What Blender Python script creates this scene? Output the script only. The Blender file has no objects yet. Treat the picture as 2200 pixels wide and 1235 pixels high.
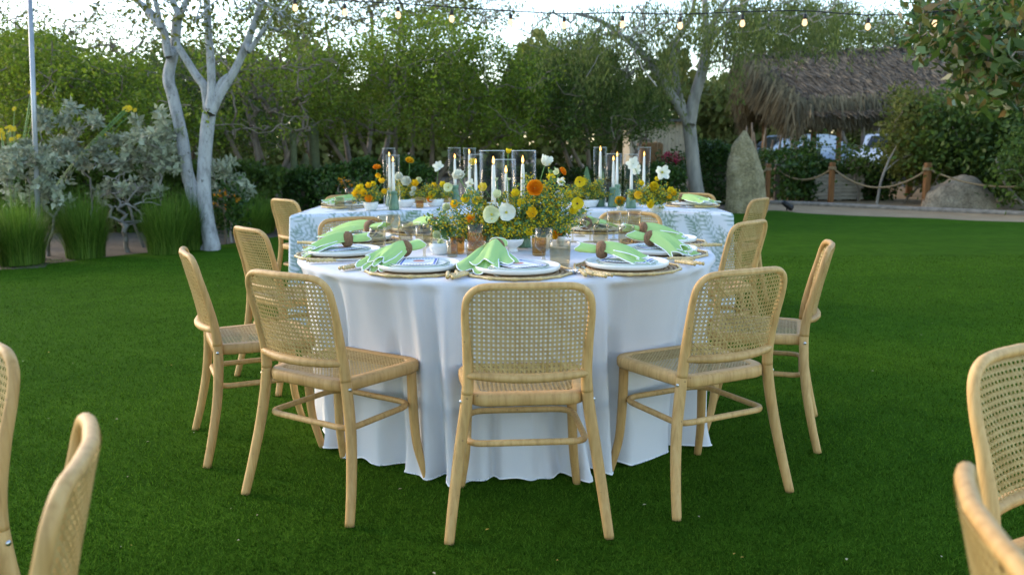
import bpy, math, random
import numpy as np
from mathutils import Vector, Matrix
R = math.radians
sc = bpy.context.scene
COL = sc.collection
rnd = random.Random(7)
nrg = np.random.default_rng(11)

# ------------------------------------------------------------------ camera
F_PX, PITCH, ROLL, CAM_H = 1875.0, R(9.35), -0.0047, 1.228
cam_data = bpy.data.cameras.new('camera')
cam = bpy.data.objects.new('camera', cam_data); COL.objects.link(cam)
cam_data.sensor_width = 36.0
cam_data.lens = F_PX / 2200.0 * 36.0
cam_data.clip_end = 2000.0
cam_data.clip_start = 0.05
CAM_ROT = Matrix.Rotation(math.pi / 2 - PITCH, 3, 'X') @ Matrix.Rotation(ROLL, 3, 'Z')
cam.matrix_world = Matrix.Translation((0, 0, CAM_H)) @ CAM_ROT.to_4x4()
cam_data.dof.use_dof = True
cam_data.dof.focus_distance = 3.25
cam_data.dof.aperture_fstop = 4.0
sc.camera = cam

# ------------------------------------------------------------------ light
SUN_EL, SUN_AZ = R(24.0), R(-62.0)        # azimuth from +y, negative = towards -x (the left)
world = bpy.data.worlds.new('World'); sc.world = world
world.use_nodes = True
wn = world.node_tree.nodes; wl = world.node_tree.links
bg = wn['Background']
sky = wn.new('ShaderNodeTexSky'); sky.sky_type = 'NISHITA'; sky.sun_disc = False
sky.sun_elevation = SUN_EL; sky.sun_rotation = SUN_AZ
sky.air_density = 1.0; sky.dust_density = 0.6; sky.ozone_density = 1.0
wl.new(sky.outputs[0], bg.inputs[0]); bg.inputs[1].default_value = 0.15
sun_d = bpy.data.lights.new('sun', 'SUN'); sun = bpy.data.objects.new('sun', sun_d); COL.objects.link(sun)
sun_d.energy = 0.6; sun_d.angle = R(14.0); sun_d.color = (1.0, 0.74, 0.48)
sdir = Vector((math.sin(SUN_AZ) * math.cos(SUN_EL), math.cos(SUN_AZ) * math.cos(SUN_EL), math.sin(SUN_EL)))
sun.rotation_euler = sdir.to_track_quat('Z', 'Y').to_euler()
sc.view_settings.view_transform = 'Standard'; sc.view_settings.look = 'None'
sc.view_settings.exposure = 1.85; sc.view_settings.gamma = 1.0
sc.cycles.use_denoising = True
sc.cycles.max_bounces = 8; sc.cycles.diffuse_bounces = 4; sc.cycles.glossy_bounces = 3
sc.cycles.transmission_bounces = 6; sc.cycles.transparent_max_bounces = 24
sc.cycles.caustics_reflective = False; sc.cycles.caustics_refractive = False

# ------------------------------------------------------------------ helpers
def ray(px, py):
    return CAM_ROT @ Vector(((px - 1100.0) / F_PX, -(py - 617.5) / F_PX, -1.0))
def gnd(px, py, z=0.0):                      # the point of the level plane z behind a pixel
    d = ray(px, py); t = (z - CAM_H) / d.z
    return Vector((d.x * t, d.y * t, z))
def atd(px, py, depth):                      # the point behind a pixel at a known distance y
    d = ray(px, py); t = depth / d.y
    return Vector((d.x * t, depth, CAM_H + d.z * t))

def tag(o, label=None, cat=None, group=None, kind=None):
    if label: o['label'] = label
    if cat: o['category'] = cat
    if group: o['group'] = group
    if kind: o['kind'] = kind
    return o
def empty(name, loc=(0, 0, 0), rz=0.0):
    o = bpy.data.objects.new(name, None); COL.objects.link(o)
    o.location = loc; o.rotation_euler = (0, 0, rz); o.empty_display_size = 0.05
    return o
def link(name, me, parent=None, loc=None, rot=None):
    o = bpy.data.objects.new(name, me); COL.objects.link(o)
    if parent is not None: o.parent = parent
    if loc is not None: o.location = loc
    if rot is not None: o.rotation_euler = rot
    return o
KIDS = {}
def copy_tree(o, parent=None):
    c = o.copy(); COL.objects.link(c); c.parent = parent
    for ch in o.children: copy_tree(ch, c)
    return c

class MB:
    """collects faces; build() makes one mesh object"""
    def __init__(s): s.v = []; s.f = []; s.m = []; s.mi = 0
    def add(s, vs, fs):
        b = len(s.v); s.v.extend([tuple(p) for p in vs]); s.f.extend([tuple(b + i for i in f) for f in fs]); s.m.extend([s.mi] * len(fs))
    def tube(s, pts, rad, n=8, cap=True, closed=False, flat=1.0):
        pts = [Vector(p) for p in pts]; k = len(pts)
        if not hasattr(rad, '__len__'): rad = [rad] * k
        tan = []
        for i in range(k):
            if closed: t = pts[(i + 1) % k] - pts[i - 1]
            else: t = pts[min(i + 1, k - 1)] - pts[max(i - 1, 0)]
            tan.append(t.normalized() if t.length > 1e-9 else Vector((0, 0, 1)))
        a = Vector((0, 0, 1)) if abs(tan[0].z) < 0.9 else Vector((1, 0, 0))
        u = (a - tan[0] * a.dot(tan[0])).normalized(); vs = []
        for i in range(k):
            u = u - tan[i] * u.dot(tan[i])
            u = u.normalized() if u.length > 1e-6 else tan[i].orthogonal().normalized()
            w = tan[i].cross(u)
            for j in range(n):
                q = 2 * math.pi * j / n
                vs.append(pts[i] + u * (math.cos(q) * rad[i]) + w * (math.sin(q) * rad[i] * flat))
        fs = []
        for i in range(k if closed else k - 1):
            i2 = (i + 1) % k
            for j in range(n):
                j2 = (j + 1) % n
                fs.append((i * n + j, i * n + j2, i2 * n + j2, i2 * n + j))
        if cap and not closed:
            fs.append(tuple(range(n - 1, -1, -1))); fs.append(tuple((k - 1) * n + j for j in range(n)))
        s.add(vs, fs)
    def lathe(s, prof, n=24, c=(0, 0, 0), close=False):
        vs = []; k = len(prof)
        for r, z in prof:
            for j in range(n):
                q = 2 * math.pi * j / n
                vs.append((c[0] + r * math.cos(q), c[1] + r * math.sin(q), c[2] + z))
        fs = []
        for i in range(k if close else k - 1):
            i2 = (i + 1) % k
            for j in range(n):
                j2 = (j + 1) % n; fs.append((i * n + j, i * n + j2, i2 * n + j2, i2 * n + j))
        s.add(vs, fs)
    def disc(s, r, z, n=24, c=(0, 0, 0), up=True):
        vs = [(c[0] + r * math.cos(2 * math.pi * j / n), c[1] + r * math.sin(2 * math.pi * j / n), c[2] + z) for j in range(n)]
        s.add(vs, [tuple(range(n)) if up else tuple(range(n - 1, -1, -1))])
    def box(s, c, d, rz=0.0, b=0.0):
        cx, cy, cz = c; hx, hy, hz = d[0] / 2, d[1] / 2, d[2] / 2; vs = []; cs, sn = math.cos(rz), math.sin(rz)
        if b <= 0:
            pl = [(x, y, z) for z in (-hz, hz) for x, y in ((-hx, -hy), (hx, -hy), (hx, hy), (-hx, hy))]
            fs = [(3, 2, 1, 0), (4, 5, 6, 7), (0, 1, 5, 4), (1, 2, 6, 5), (2, 3, 7, 6), (3, 0, 4, 7)]
        else:
            ring = [(-hx + b, -hy), (hx - b, -hy), (hx, -hy + b), (hx, hy - b), (hx - b, hy), (-hx + b, hy), (-hx, hy - b), (-hx, -hy + b)]
            ins = [(x * (hx - b) / hx, y * (hy - b) / hy) for x, y in ring]
            pl = [(x, y, -hz) for x, y in ins] + [(x, y, -hz + b) for x, y in ring] + [(x, y, hz - b) for x, y in ring] + [(x, y, hz) for x, y in ins]
            fs = [tuple(range(7, -1, -1)), tuple(range(24, 32))]
            for r_ in range(3):
                for j in range(8): fs.append((r_ * 8 + j, r_ * 8 + (j + 1) % 8, r_ * 8 + 8 + (j + 1) % 8, r_ * 8 + 8 + j))
        for x, y, z in pl: vs.append((cx + x * cs - y * sn, cy + x * sn + y * cs, cz + z))
        s.add(vs, fs)
    def grid(s, P):                              # P[i][j] points
        n, m = len(P), len(P[0]); vs = [p for row in P for p in row]
        s.add(vs, [(i * m + j, i * m + j + 1, (i + 1) * m + j + 1, (i + 1) * m + j) for i in range(n - 1) for j in range(m - 1)])
    def mesh(s, name, mats, smooth=True):
        me = bpy.data.meshes.new(name); me.from_pydata(s.v, [], s.f); me.update()
        for m_ in (mats if isinstance(mats, (list, tuple)) else [mats]): me.materials.append(m_)
        if any(s.m): me.polygons.foreach_set('material_index', s.m)
        if smooth: me.polygons.foreach_set('use_smooth', [True] * len(me.polygons))
        return me
    def build(s, name, mats, parent=None, smooth=True, loc=None, rot=None):
        return link(name, s.mesh(name, mats, smooth), parent, loc, rot)

def np_mesh(name, V, Q, mat, smooth=False):
    """fast: V (n,3), Q (m,k) faces with k corners"""
    V = np.asarray(V, np.float32); Q = np.asarray(Q, np.int32); m, k = Q.shape
    me = bpy.data.meshes.new(name)
    me.vertices.add(len(V)); me.vertices.foreach_set('co', V.ravel())
    me.loops.add(m * k); me.loops.foreach_set('vertex_index', Q.ravel())
    me.polygons.add(m); me.polygons.foreach_set('loop_start', np.arange(0, m * k, k, dtype=np.int32))
    if smooth: me.polygons.foreach_set('use_smooth', np.ones(m, bool))
    me.update(calc_edges=True); me.validate()
    for m_ in (mat if isinstance(mat, (list, tuple)) else [mat]): me.materials.append(m_)
    return me

def spline(ctrl, n=6, closed=False):
    """Catmull-Rom through control tuples of any length"""
    C = [np.array(c, float) for c in ctrl]; k = len(C); out = []
    for i in range(k if closed else k - 1):
        p1, p2 = C[i], C[(i + 1) % k]
        p0 = C[i - 1] if (i > 0 or closed) else 2 * p1 - p2
        p3 = C[(i + 2) % k] if (i + 2 < k or closed) else 2 * p2 - p1
        for j in range(n):
            t = j / n
            out.append(0.5 * (2 * p1 + (p2 - p0) * t + (2 * p0 - 5 * p1 + 4 * p2 - p3) * t * t + (3 * p1 - p0 - 3 * p2 + p3) * t ** 3))
    if not closed: out.append(C[-1])
    return out

# ------------------------------------------------------------------ materials
MATS = {}
def nodes(name):
    m = bpy.data.materials.new(name); m.use_nodes = True
    nt = m.node_tree; b = nt.nodes['Principled BSDF']; MATS[name] = m
    return m, nt, b
def ramp(nt, fac, stops):
    r = nt.nodes.new('ShaderNodeValToRGB'); cr = r.color_ramp
    while len(cr.elements) < len(stops): cr.elements.new(0.5)
    for e, (p, c) in zip(cr.elements, stops): e.position = p; e.color = (*c, 1)
    nt.links.new(fac, r.inputs[0]); return r.outputs[0]
def coords(nt, scale=(1, 1, 1), kind='Object'):
    t = nt.nodes.new('ShaderNodeTexCoord'); mp = nt.nodes.new('ShaderNodeMapping'); mp.inputs['Scale'].default_value = scale
    nt.links.new(t.outputs[kind], mp.inputs[0]); return mp.outputs[0]
def noise(nt, vec, scale, detail=4, rough=0.55, dist=0.0):
    n = nt.nodes.new('ShaderNodeTexNoise'); n.inputs['Scale'].default_value = scale; n.inputs['Detail'].default_value = detail
    n.inputs['Roughness'].default_value = rough; n.inputs['Distortion'].default_value = dist
    nt.links.new(vec, n.inputs['Vector']); return n.outputs[0]
def bump(nt, b, h, strength, dist=0.01):
    n = nt.nodes.new('ShaderNodeBump'); n.inputs['Strength'].default_value = strength; n.inputs['Distance'].default_value = dist
    nt.links.new(h, n.inputs['Height']); nt.links.new(n.outputs[0], b.inputs['Normal'])
def mixc(nt, fac, a, c, mode='MIX'):
    n = nt.nodes.new('ShaderNodeMix'); n.data_type = 'RGBA'; n.blend_type = mode
    for inp, val in ((n.inputs[0], fac), (n.inputs[6], a), (n.inputs[7], c)):
        if hasattr(val, 'is_linked') or hasattr(val, 'links'): nt.links.new(val, inp)
        elif isinstance(val, (int, float)): inp.default_value = val
        else: inp.default_value = (*val, 1)
    return n.outputs[2]
def plain(name, col, rough=0.6, var=0.15, scale=8.0, bmp=0.0, bscale=60.0, stretch=(1, 1, 1), spec=0.3, metal=0.0):
    m, nt, b = nodes(name); v = coords(nt, stretch)
    n = noise(nt, v, scale)
    c = tuple(max(0, x * (1 - var)) for x in col); d = tuple(min(1, x * (1 + var)) for x in col)
    nt.links.new(ramp(nt, n, [(0.3, c), (0.7, d)]), b.inputs['Base Color'])
    b.inputs['Roughness'].default_value = rough; b.inputs['Specular IOR Level'].default_value = spec; b.inputs['Metallic'].default_value = metal
    if bmp: bump(nt, b, noise(nt, v, bscale, 3), bmp, 0.004)
    return m
def leafmat(name, cols, rough=0.55, trans=0.35, spec=0.25, yellow=None):
    """colour of a leaf varies from leaf to leaf"""
    m, nt, b = nodes(name)
    g = nt.nodes.new('ShaderNodeNewGeometry')
    st = [(i / max(1, len(cols) - 1), c) for i, c in enumerate(cols)]
    col = ramp(nt, g.outputs['Random Per Island'], st)
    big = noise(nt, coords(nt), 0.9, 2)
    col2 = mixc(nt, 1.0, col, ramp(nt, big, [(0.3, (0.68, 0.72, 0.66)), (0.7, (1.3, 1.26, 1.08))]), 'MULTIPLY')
    nt.links.new(col2, b.inputs['Base Color'])
    b.inputs['Roughness'].default_value = rough; b.inputs['Specular IOR Level'].default_value = spec
    tr = nt.nodes.new('ShaderNodeBsdfTranslucent'); mx = nt.nodes.new('ShaderNodeMixShader'); mx.inputs[0].default_value = trans
    nt.links.new(col2, tr.inputs[0]); nt.links.new(b.outputs[0], mx.inputs[1]); nt.links.new(tr.outputs[0], mx.inputs[2])
    nt.links.new(mx.outputs[0], nt.nodes['Material Output'].inputs[0])
    return m
def glassmat(name, tint, refl=0.42, rough=0.02, face=0.008):
    m = bpy.data.materials.new(name); m.use_nodes = True; nt = m.node_tree; nt.nodes.clear()
    o = nt.nodes.new('ShaderNodeOutputMaterial'); t = nt.nodes.new('ShaderNodeBsdfTransparent'); g = nt.nodes.new('ShaderNodeBsdfGlossy')
    t.inputs[0].default_value = (*tint, 1); g.inputs['Roughness'].default_value = rough
    lw = nt.nodes.new('ShaderNodeLayerWeight'); pw = nt.nodes.new('ShaderNodeMath'); pw.operation = 'POWER'; pw.inputs[1].default_value = 4.5
    f = nt.nodes.new('ShaderNodeMath'); f.operation = 'MULTIPLY_ADD'; f.inputs[1].default_value = refl; f.inputs[2].default_value = face
    nt.links.new(lw.outputs['Facing'], pw.inputs[0]); nt.links.new(pw.outputs[0], f.inputs[0])
    mx = nt.nodes.new('ShaderNodeMixShader'); nt.links.new(f.outputs[0], mx.inputs[0])
    nt.links.new(t.outputs[0], mx.inputs[1]); nt.links.new(g.outputs[0], mx.inputs[2]); nt.links.new(mx.outputs[0], o.inputs[0])
    return m
def emit(name, col, strength):
    m = bpy.data.materials.new(name); m.use_nodes = True; nt = m.node_tree; nt.nodes.clear()
    o = nt.nodes.new('ShaderNodeOutputMaterial'); e = nt.nodes.new('ShaderNodeEmission')
    e.inputs[0].default_value = (*col, 1); e.inputs[1].default_value = strength; nt.links.new(e.outputs[0], o.inputs[0]); return m

def wood_mat():
    m, nt, b = nodes('beech_wood')
    v = coords(nt, (1, 1, 0.12)); n1 = noise(nt, v, 70, 5, 0.6, 0.4); n2 = noise(nt, coords(nt), 6, 3)
    c = ramp(nt, n1, [(0.22, (0.40, 0.225, 0.075)), (0.5, (0.57, 0.345, 0.125)), (0.8, (0.66, 0.43, 0.18))])
    c2 = mixc(nt, 1.0, c, ramp(nt, n2, [(0.3, (0.86, 0.84, 0.8)), (0.7, (1.06, 1.05, 1.04))]), 'MULTIPLY')
    oi = nt.nodes.new('ShaderNodeObjectInfo')
    c3 = mixc(nt, 1.0, c2, ramp(nt, oi.outputs['Random'], [(0, (0.82, 0.79, 0.74)), (1, (1.07, 1.08, 1.1))]), 'MULTIPLY')
    sp = noise(nt, coords(nt), 55, 2, 0.5)                       # small dark knots and dents
    c4 = mixc(nt, ramp(nt, sp, [(0.73, (0, 0, 0)), (0.78, (1, 1, 1))]), c3, (0.3, 0.17, 0.07))
    nt.links.new(c4, b.inputs['Base Color']); b.inputs['Roughness'].default_value = 0.52; b.inputs['Specular IOR Level'].default_value = 0.3
    bump(nt, b, n1, 0.12, 0.002); return m
WOOD = wood_mat()
def white_bark():
    m, nt, b = nodes('white_bark'); v = coords(nt); n1 = noise(nt, coords(nt, (1, 1, .4)), 15, 6, .7); n2 = noise(nt, coords(nt, (1, 1, .7)), 17, 7, .75)
    c = ramp(nt, n1, [(.32, (.20, .20, .19)), (.5, (.36, .36, .35)), (.7, (.46, .46, .45))])
    c = mixc(nt, ramp(nt, n2, [(.57, (0, 0, 0)), (.64, (1, 1, 1))]), c, (.11, .10, .085))
    nt.links.new(c, b.inputs['Base Color']); b.inputs['Roughness'].default_value = .9; b.inputs['Specular IOR Level'].default_value = .15; bump(nt, b, n2, .6, .02); return m
CANE = leafmat('cane', [(0.44, 0.28, 0.10), (0.57, 0.39, 0.165), (0.66, 0.48, 0.23)], 0.5, 0.08, 0.3)
STEEL = plain('steel', (0.6, 0.6, 0.58), 0.3, 0.05, metal=1.0)
def linen(name, col, trans=0.12):
    m, nt, b = nodes(name); v = coords(nt)
    n = noise(nt, v, 3.0, 3)
    c = ramp(nt, n, [(0.3, tuple(x * 0.96 for x in col)), (0.7, col)]); nt.links.new(c, b.inputs['Base Color'])
    b.inputs['Roughness'].default_value = 0.85; b.inputs['Specular IOR Level'].default_value = 0.1
    w1 = noise(nt, coords(nt, (400, 400, 60)), 1.0, 2); w2 = noise(nt, coords(nt, (60, 60, 500)), 1.0, 2)
    ad = nt.nodes.new('ShaderNodeMath'); nt.links.new(w1, ad.inputs[0]); nt.links.new(w2, ad.inputs[1])
    bump(nt, b, ad.outputs[0], 0.25, 0.002)
    tr = nt.nodes.new('ShaderNodeBsdfTranslucent'); tr.inputs[0].default_value = (*col, 1); mx = nt.nodes.new('ShaderNodeMixShader'); mx.inputs[0].default_value = trans
    nt.links.new(b.outputs[0], mx.inputs[1]); nt.links.new(tr.outputs[0], mx.inputs[2]); nt.links.new(mx.outputs[0], nt.nodes['Material Output'].inputs[0])
    return m
WHITE_LINEN = linen('white_linen', (0.76, 0.755, 0.765))
LIME_LINEN = linen('lime_linen', (0.50, 0.72, 0.27), 0.25)
WHITE_THREAD = plain('white_thread', (0.85, 0.85, 0.83), 0.7, 0.03)
STONEWARE = plain('white_stoneware', (0.74, 0.74, 0.70), 0.25, 0.03, spec=0.5)
SAGE_GLAZE = plain('sage_glaze', (0.50, 0.57, 0.46), 0.2, 0.05, spec=0.5)
GREEN_CERAMIC = plain('green_ceramic', (0.13, 0.24, 0.15), 0.3, 0.18, 14, 0.15, 30, spec=0.5)
WAX = plain('white_wax', (0.85, 0.83, 0.79), 0.4, 0.03)
RATTAN = plain('rattan', (0.40, 0.25, 0.12), 0.6, 0.35, 120, 0.4, 200)
DARK_RATTAN = plain('dark_rattan', (0.23, 0.125, 0.06), 0.6, 0.4, 160, 0.5, 260)
BAMBOO = plain('bamboo', (0.58, 0.42, 0.17), 0.35, 0.3, 90, spec=0.45)
GLASS = glassmat('clear_glass', (0.985, 0.985, 0.97))
SMOKE = glassmat('smoked_glass', (0.875, 0.84, 0.745), .85, .02, .04)
AMBER = glassmat('amber_glass', (0.90, 0.73, 0.46), .7, .03, .03)
RIM = plain('glass_rim', (0.42, 0.45, 0.38), .08, .05, spec=.8)
FLAME = emit('flame', (1.0, 0.50, 0.12), 2.2)
BULB = emit('lit_bulb', (1.0, 0.66, 0.36), .6)
BLACK = plain('black_rubber', (0.012, 0.012, 0.012), 0.5, 0.2)
BARK_W = white_bark()
BARK_G = plain('grey_bark', (0.25, 0.235, 0.20), 0.9, 0.35, 9, 0.8, 30, (1, 1, 0.3))
BARK_D = plain('dark_bark', (0.19, 0.155, 0.115), 0.9, 0.35, 9, 0.6, 30, (1, 1, 0.4))

# ------------------------------------------------------------------ ground
def soil_mat():
    m, nt, b = nodes('soil'); v = coords(nt)
    c = ramp(nt, noise(nt, v, 1.4, 6, 0.65), [(0.25, (0.045, 0.035, 0.022)), (0.5, (0.10, 0.075, 0.048)), (0.8, (0.17, 0.13, 0.085))])
    nt.links.new(c, b.inputs['Base Color']); b.inputs['Roughness'].default_value = 0.95
    bump(nt, b, noise(nt, v, 22, 5), 0.8, 0.03); return m
def sand_mat():
    m, nt, b = nodes('sand'); v = coords(nt)
    c = ramp(nt, noise(nt, v, 2.2, 6, 0.65), [(0.3, (0.25, 0.165, 0.08)), (0.7, (0.38, 0.27, 0.145))])
    nt.links.new(c, b.inputs['Base Color']); b.inputs['Roughness'].default_value = 0.95
    bump(nt, b, noise(nt, v, 30, 5), 0.6, 0.02); return m
def lawn_mat():
    m, nt, b = nodes('turf'); v = coords(nt)
    fine = noise(nt, coords(nt, (1, 1, 1)), 95, 3, 0.7); mid = noise(nt, v, 5.0, 4, 0.6); big = noise(nt, coords(nt, (0.35, 1.1, 1)), 0.9, 3)
    c = ramp(nt, fine, [(0.25, (0.023, 0.057, 0.004)), (0.55, (0.047, 0.112, 0.007)), (0.85, (0.080, 0.164, 0.013))])
    c = mixc(nt, 1.0, c, ramp(nt, mid, [(0.3, (0.76, 0.82, 0.75)), (0.7, (1.2, 1.14, 1.15))]), 'MULTIPLY')
    c = mixc(nt, 1.0, c, ramp(nt, big, [(0.35, (0.84, 0.88, 0.8)), (0.65, (1.15, 1.08, 1.0))]), 'MULTIPLY')
    nt.links.new(c, b.inputs['Base Color']); b.inputs['Roughness'].default_value = 0.95; b.inputs['Specular IOR Level'].default_value = 0.02
    bump(nt, b, fine, 0.7, 0.012); return m
SOIL, SAND, TURF = soil_mat(), sand_mat(), lawn_mat()
g = MB(); g.add([(-400, -60, -0.012), (400, -60, -0.012), (400, 700, -0.012), (-400, 700, -0.012)], [(0, 1, 2, 3)])
tag(g.build('ground', SOIL), kind='structure')
def sheet(name, pts, z, mat):
    m = MB(); m.add([(p[0], p[1], z) for p in pts], [tuple(range(len(pts)))]); return tag(m.build(name, mat, smooth=False), kind='structure')
left_edge = [gnd(*p) for p in ((0, 579), (110, 566), (220, 553), (330, 541), (430, 531), (520, 520), (600, 508), (680, 496), (780, 486))]
far_edge = [gnd(*p) for p in ((900, 476), (1100, 466), (1350, 458), (1560, 455), (1660, 452), (1730, 458), (1850, 464), (2000, 469), (2200, 477))]
LE = [(-14, -8), (-14, left_edge[0].y - 1.0)] + [(-9, left_edge[0].y - .3)] + [(p.x, p.y) for p in left_edge] + [(p.x, p.y) for p in far_edge] + [(12.5, 12.2), (13, -8)]
LE = LE[:2] + [tuple(p) for p in spline(LE[2:-1], 5)] + LE[-1:]
lawn = sheet('lawn', list(reversed(LE)), 0.0, TURF)
kerb_px = [(1560, 436), (1660, 438), (1760, 442), (1900, 449), (2050, 456), (2200, 462)]
kerb = [gnd(*p) for p in kerb_px]; kerb = kerb + [kerb[-1] + (kerb[-1] - kerb[-2]) * 2]
path_pts = [(p.x, p.y) for p in kerb] + [(15, 11.0), (12.4, 11.9)] + [(p.x, p.y - .15) for p in reversed(far_edge[3:])]
sheet('sand_path', list(reversed(path_pts)), -0.004, SAND)
bed = [(p.x, p.y + .05) for p in kerb] + [(24, 16), (24, 26), (5.5, 24)]
sheet('sand_bed', bed, -0.007, SAND)
km = MB(); km.tube([(p.x, p.y, 0.02) for p in spline([tuple(k) for k in kerb], 6)] if False else [Vector(q) + Vector((0, 0, 0.02)) for q in spline([tuple(k) for k in kerb], 6)], 0.05, 6)
tag(km.build('kerb_strip', plain('kerb_stone', (0.24, 0.21, 0.17), 0.9, 0.3, 12, 0.5)), kind='structure')

# short turf blades over the near lawn, fewer with distance
def blades():
    N = 420000
    y = 1.75 * (9.5 / 1.75) ** (nrg.random(N) ** 1.25)                   # denser near
    x = (nrg.random(N) - 0.5) * (1.28 * y + 0.5)
    h = 0.006 + 0.010 * nrg.random(N) ** 1.5; w = 0.0013 + 0.0005 * y / 2.5
    a = nrg.random(N) * 2 * np.pi; lx, ly = nrg.normal(0, 0.008, N), nrg.normal(0, 0.008, N)
    V = np.zeros((N, 3, 3), np.float32)
    V[:, 0, 0] = x - np.cos(a) * w; V[:, 0, 1] = y - np.sin(a) * w
    V[:, 1, 0] = x + np.cos(a) * w; V[:, 1, 1] = y + np.sin(a) * w
    V[:, 2, 0] = x + lx; V[:, 2, 1] = y + ly; V[:, 2, 2] = h
    V[:, :2, 2] = -0.001
    return np_mesh('grass', V.reshape(-1, 3), np.arange(N * 3).reshape(N, 3), leafmat('grass_blade', [(0.018, 0.046, 0.003), (0.050, 0.118, 0.008), (0.115, 0.215, 0.022)], 0.8, 0.3, 0.03))
tag(link('grass', blades()), 'short green turf blades covering the lawn', 'grass', kind='stuff')

# fallen petals
def litter():
    m = MB()
    for i in range(95):
        y = 2.0 + 9 * rnd.random() ** 1.6; x = (rnd.random() - .5) * 1.25 * y; s = 0.0035 + 0.005 * rnd.random(); a = rnd.random() * 6.3
        u = Vector((math.cos(a), math.sin(a), 0)) * s; w = Vector((-math.sin(a), math.cos(a), 0.3)) * s * .55; c = Vector((x, y, 0.013))
        m.mi = 0 if rnd.random() < .7 else 1
        m.add([c - u, c - w + Vector((0, 0, .003)), c + u, c + w], [(0, 1, 2, 3)])
    return m.build('fallen_petals', [plain('petal_pale', (0.46, 0.38, 0.22), .8), plain('petal_gold', (0.55, 0.33, 0.05), .8)])
tag(litter(), 'tiny pale dry petals scattered over the lawn', 'petals', kind='stuff')

# ------------------------------------------------------------------ chair
def post(side):
    c = [(.252, -.262, 0, .0158), (.237, -.232, .12, .0172), (.216, -.203, .27, .0186), (.193, -.190, .42, .0192), (.185, -.194, .52, .0178),
         (.1885, -.215, .63, .0142), (.1925, -.238, .72, .0122), (.184, -.252, .775, .012), (.150, -.264, .804, .012), (.09, -.277, .811, .012), (0, -.285, .812, .012)]
    return [(side * a, b, z, r) for a, b, z, r in c]
def ring_loft(m, outline, prof):
    k = len(outline); n = len(prof); vs = []
    for i in range(k):
        p = Vector(outline[i]); t = (Vector(outline[(i + 1) % k]) - Vector(outline[i - 1])).normalized(); nn = Vector((t.y, -t.x))
        for o, z in prof: vs.append((p.x + nn.x * o, p.y + nn.y * o, z))
    fs = [(i * n + j, ((i + 1) % k) * n + j, ((i + 1) % k) * n + (j + 1) % n, i * n + (j + 1) % n) for i in range(k) for j in range(n)]
    m.add(vs, fs)
def round_poly(pts, rads, n=7):
    out = []; k = len(pts)
    for i in range(k):
        p, a, b = Vector(pts[i]), Vector(pts[i - 1]), Vector(pts[(i + 1) % k]); r = rads[i]
        d1, d2 = (a - p).normalized(), (b - p).normalized()
        s, e = p + d1 * r, p + d2 * r
        for j in range(n + 1):
            t = j / n; out.append(tuple((s * (1 - t) ** 2 + p * 2 * t * (1 - t) + e * t * t)))
    return out
SEAT_OUT = round_poly([(-.183, -.205), (.183, -.205), (.222, .195), (-.222, .195)], [.07, .07, .085, .085])
def in_poly(x, y, P):
    c = False; j = len(P) - 1
    for i in range(len(P)):
        if (P[i][1] > y) != (P[j][1] > y) and x < (P[j][0] - P[i][0]) * (y - P[i][1]) / (P[j][1] - P[i][1]) + P[i][0]: c = not c
        j = i
    return c
def weave(m, inside, bounds, surf, p=.0143, w=.00135, step=.012):
    """caning: pairs of upright and level strands and single diagonals, over the surface surf(a,b,lift)"""
    a0, a1, b0, b1 = bounds
    def strand(o, d, lift):
        n = int(max(a1 - a0, b1 - b0) * 1.5 / step) + 2; run = []
        ts = [(-n + i) * step for i in range(2 * n + 1)]
        nx, ny = -d[1] * w, d[0] * w
        def flush():
            if len(run) > 1:
                vs = []
                for (a, b) in run: vs += [surf(a + nx, b + ny, lift), surf(a - nx, b - ny, lift)]
                m.add(vs, [(2 * i, 2 * i + 1, 2 * i + 3, 2 * i + 2) for i in range(len(run) - 1)])
            run.clear()
        for t in ts:
            a, b = o[0] + d[0] * t, o[1] + d[1] * t
            if a0 <= a <= a1 and b0 <= b <= b1 and inside(a, b): run.append((a, b))
            else: flush()
        flush()
    ca, cb = (a0 + a1) / 2, (b0 + b1) / 2; na = int((a1 - a0) / p / 2) + 1; nb = int((b1 - b0) / p / 2) + 1
    for k in range(-na, na + 1):
        for o in (-.0018, .0018): strand((ca + k * p + o, cb), (0, 1), 0)
    for k in range(-nb, nb + 1):
        for o in (-.0018, .0018): strand((ca, cb + k * p + o), (1, 0), .0007)
    q = math.sqrt(.5)
    for k in range(-(na + nb), na + nb + 1):
        strand((ca + (k + .5) * p, cb), (q, q), .0014); strand((ca + (k + .5) * p, cb), (q, -q), -.0007)
CURVE = spline(post(1), 8)
PZ = [c[2] for c in CURVE if c[2] < .78]; PX = [c[0] for c in CURVE if c[2] < .78]; PY = [c[1] for c in CURVE if c[2] < .78]
def back_y(x, z):
    zz = min(z, .775); e = np.interp(zz, PZ, PY); hw = .19; u = min(1, abs(x) / hw)
    return e - (.042 - .006 * (z - .53) / .28) * (1 - u * u) - max(0, z - .775) * .3
def back_in(x, z):
    if z < .515 or z > .808: return False
    hw = np.interp(min(z, .72), PZ, PX) - .004
    if abs(x) > hw: return False
    if z > .735 and abs(x) > hw - .07: return ((abs(x) - (hw - .07)) ** 2 + (z - .735) ** 2) < .0705 ** 2
    return True
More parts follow.
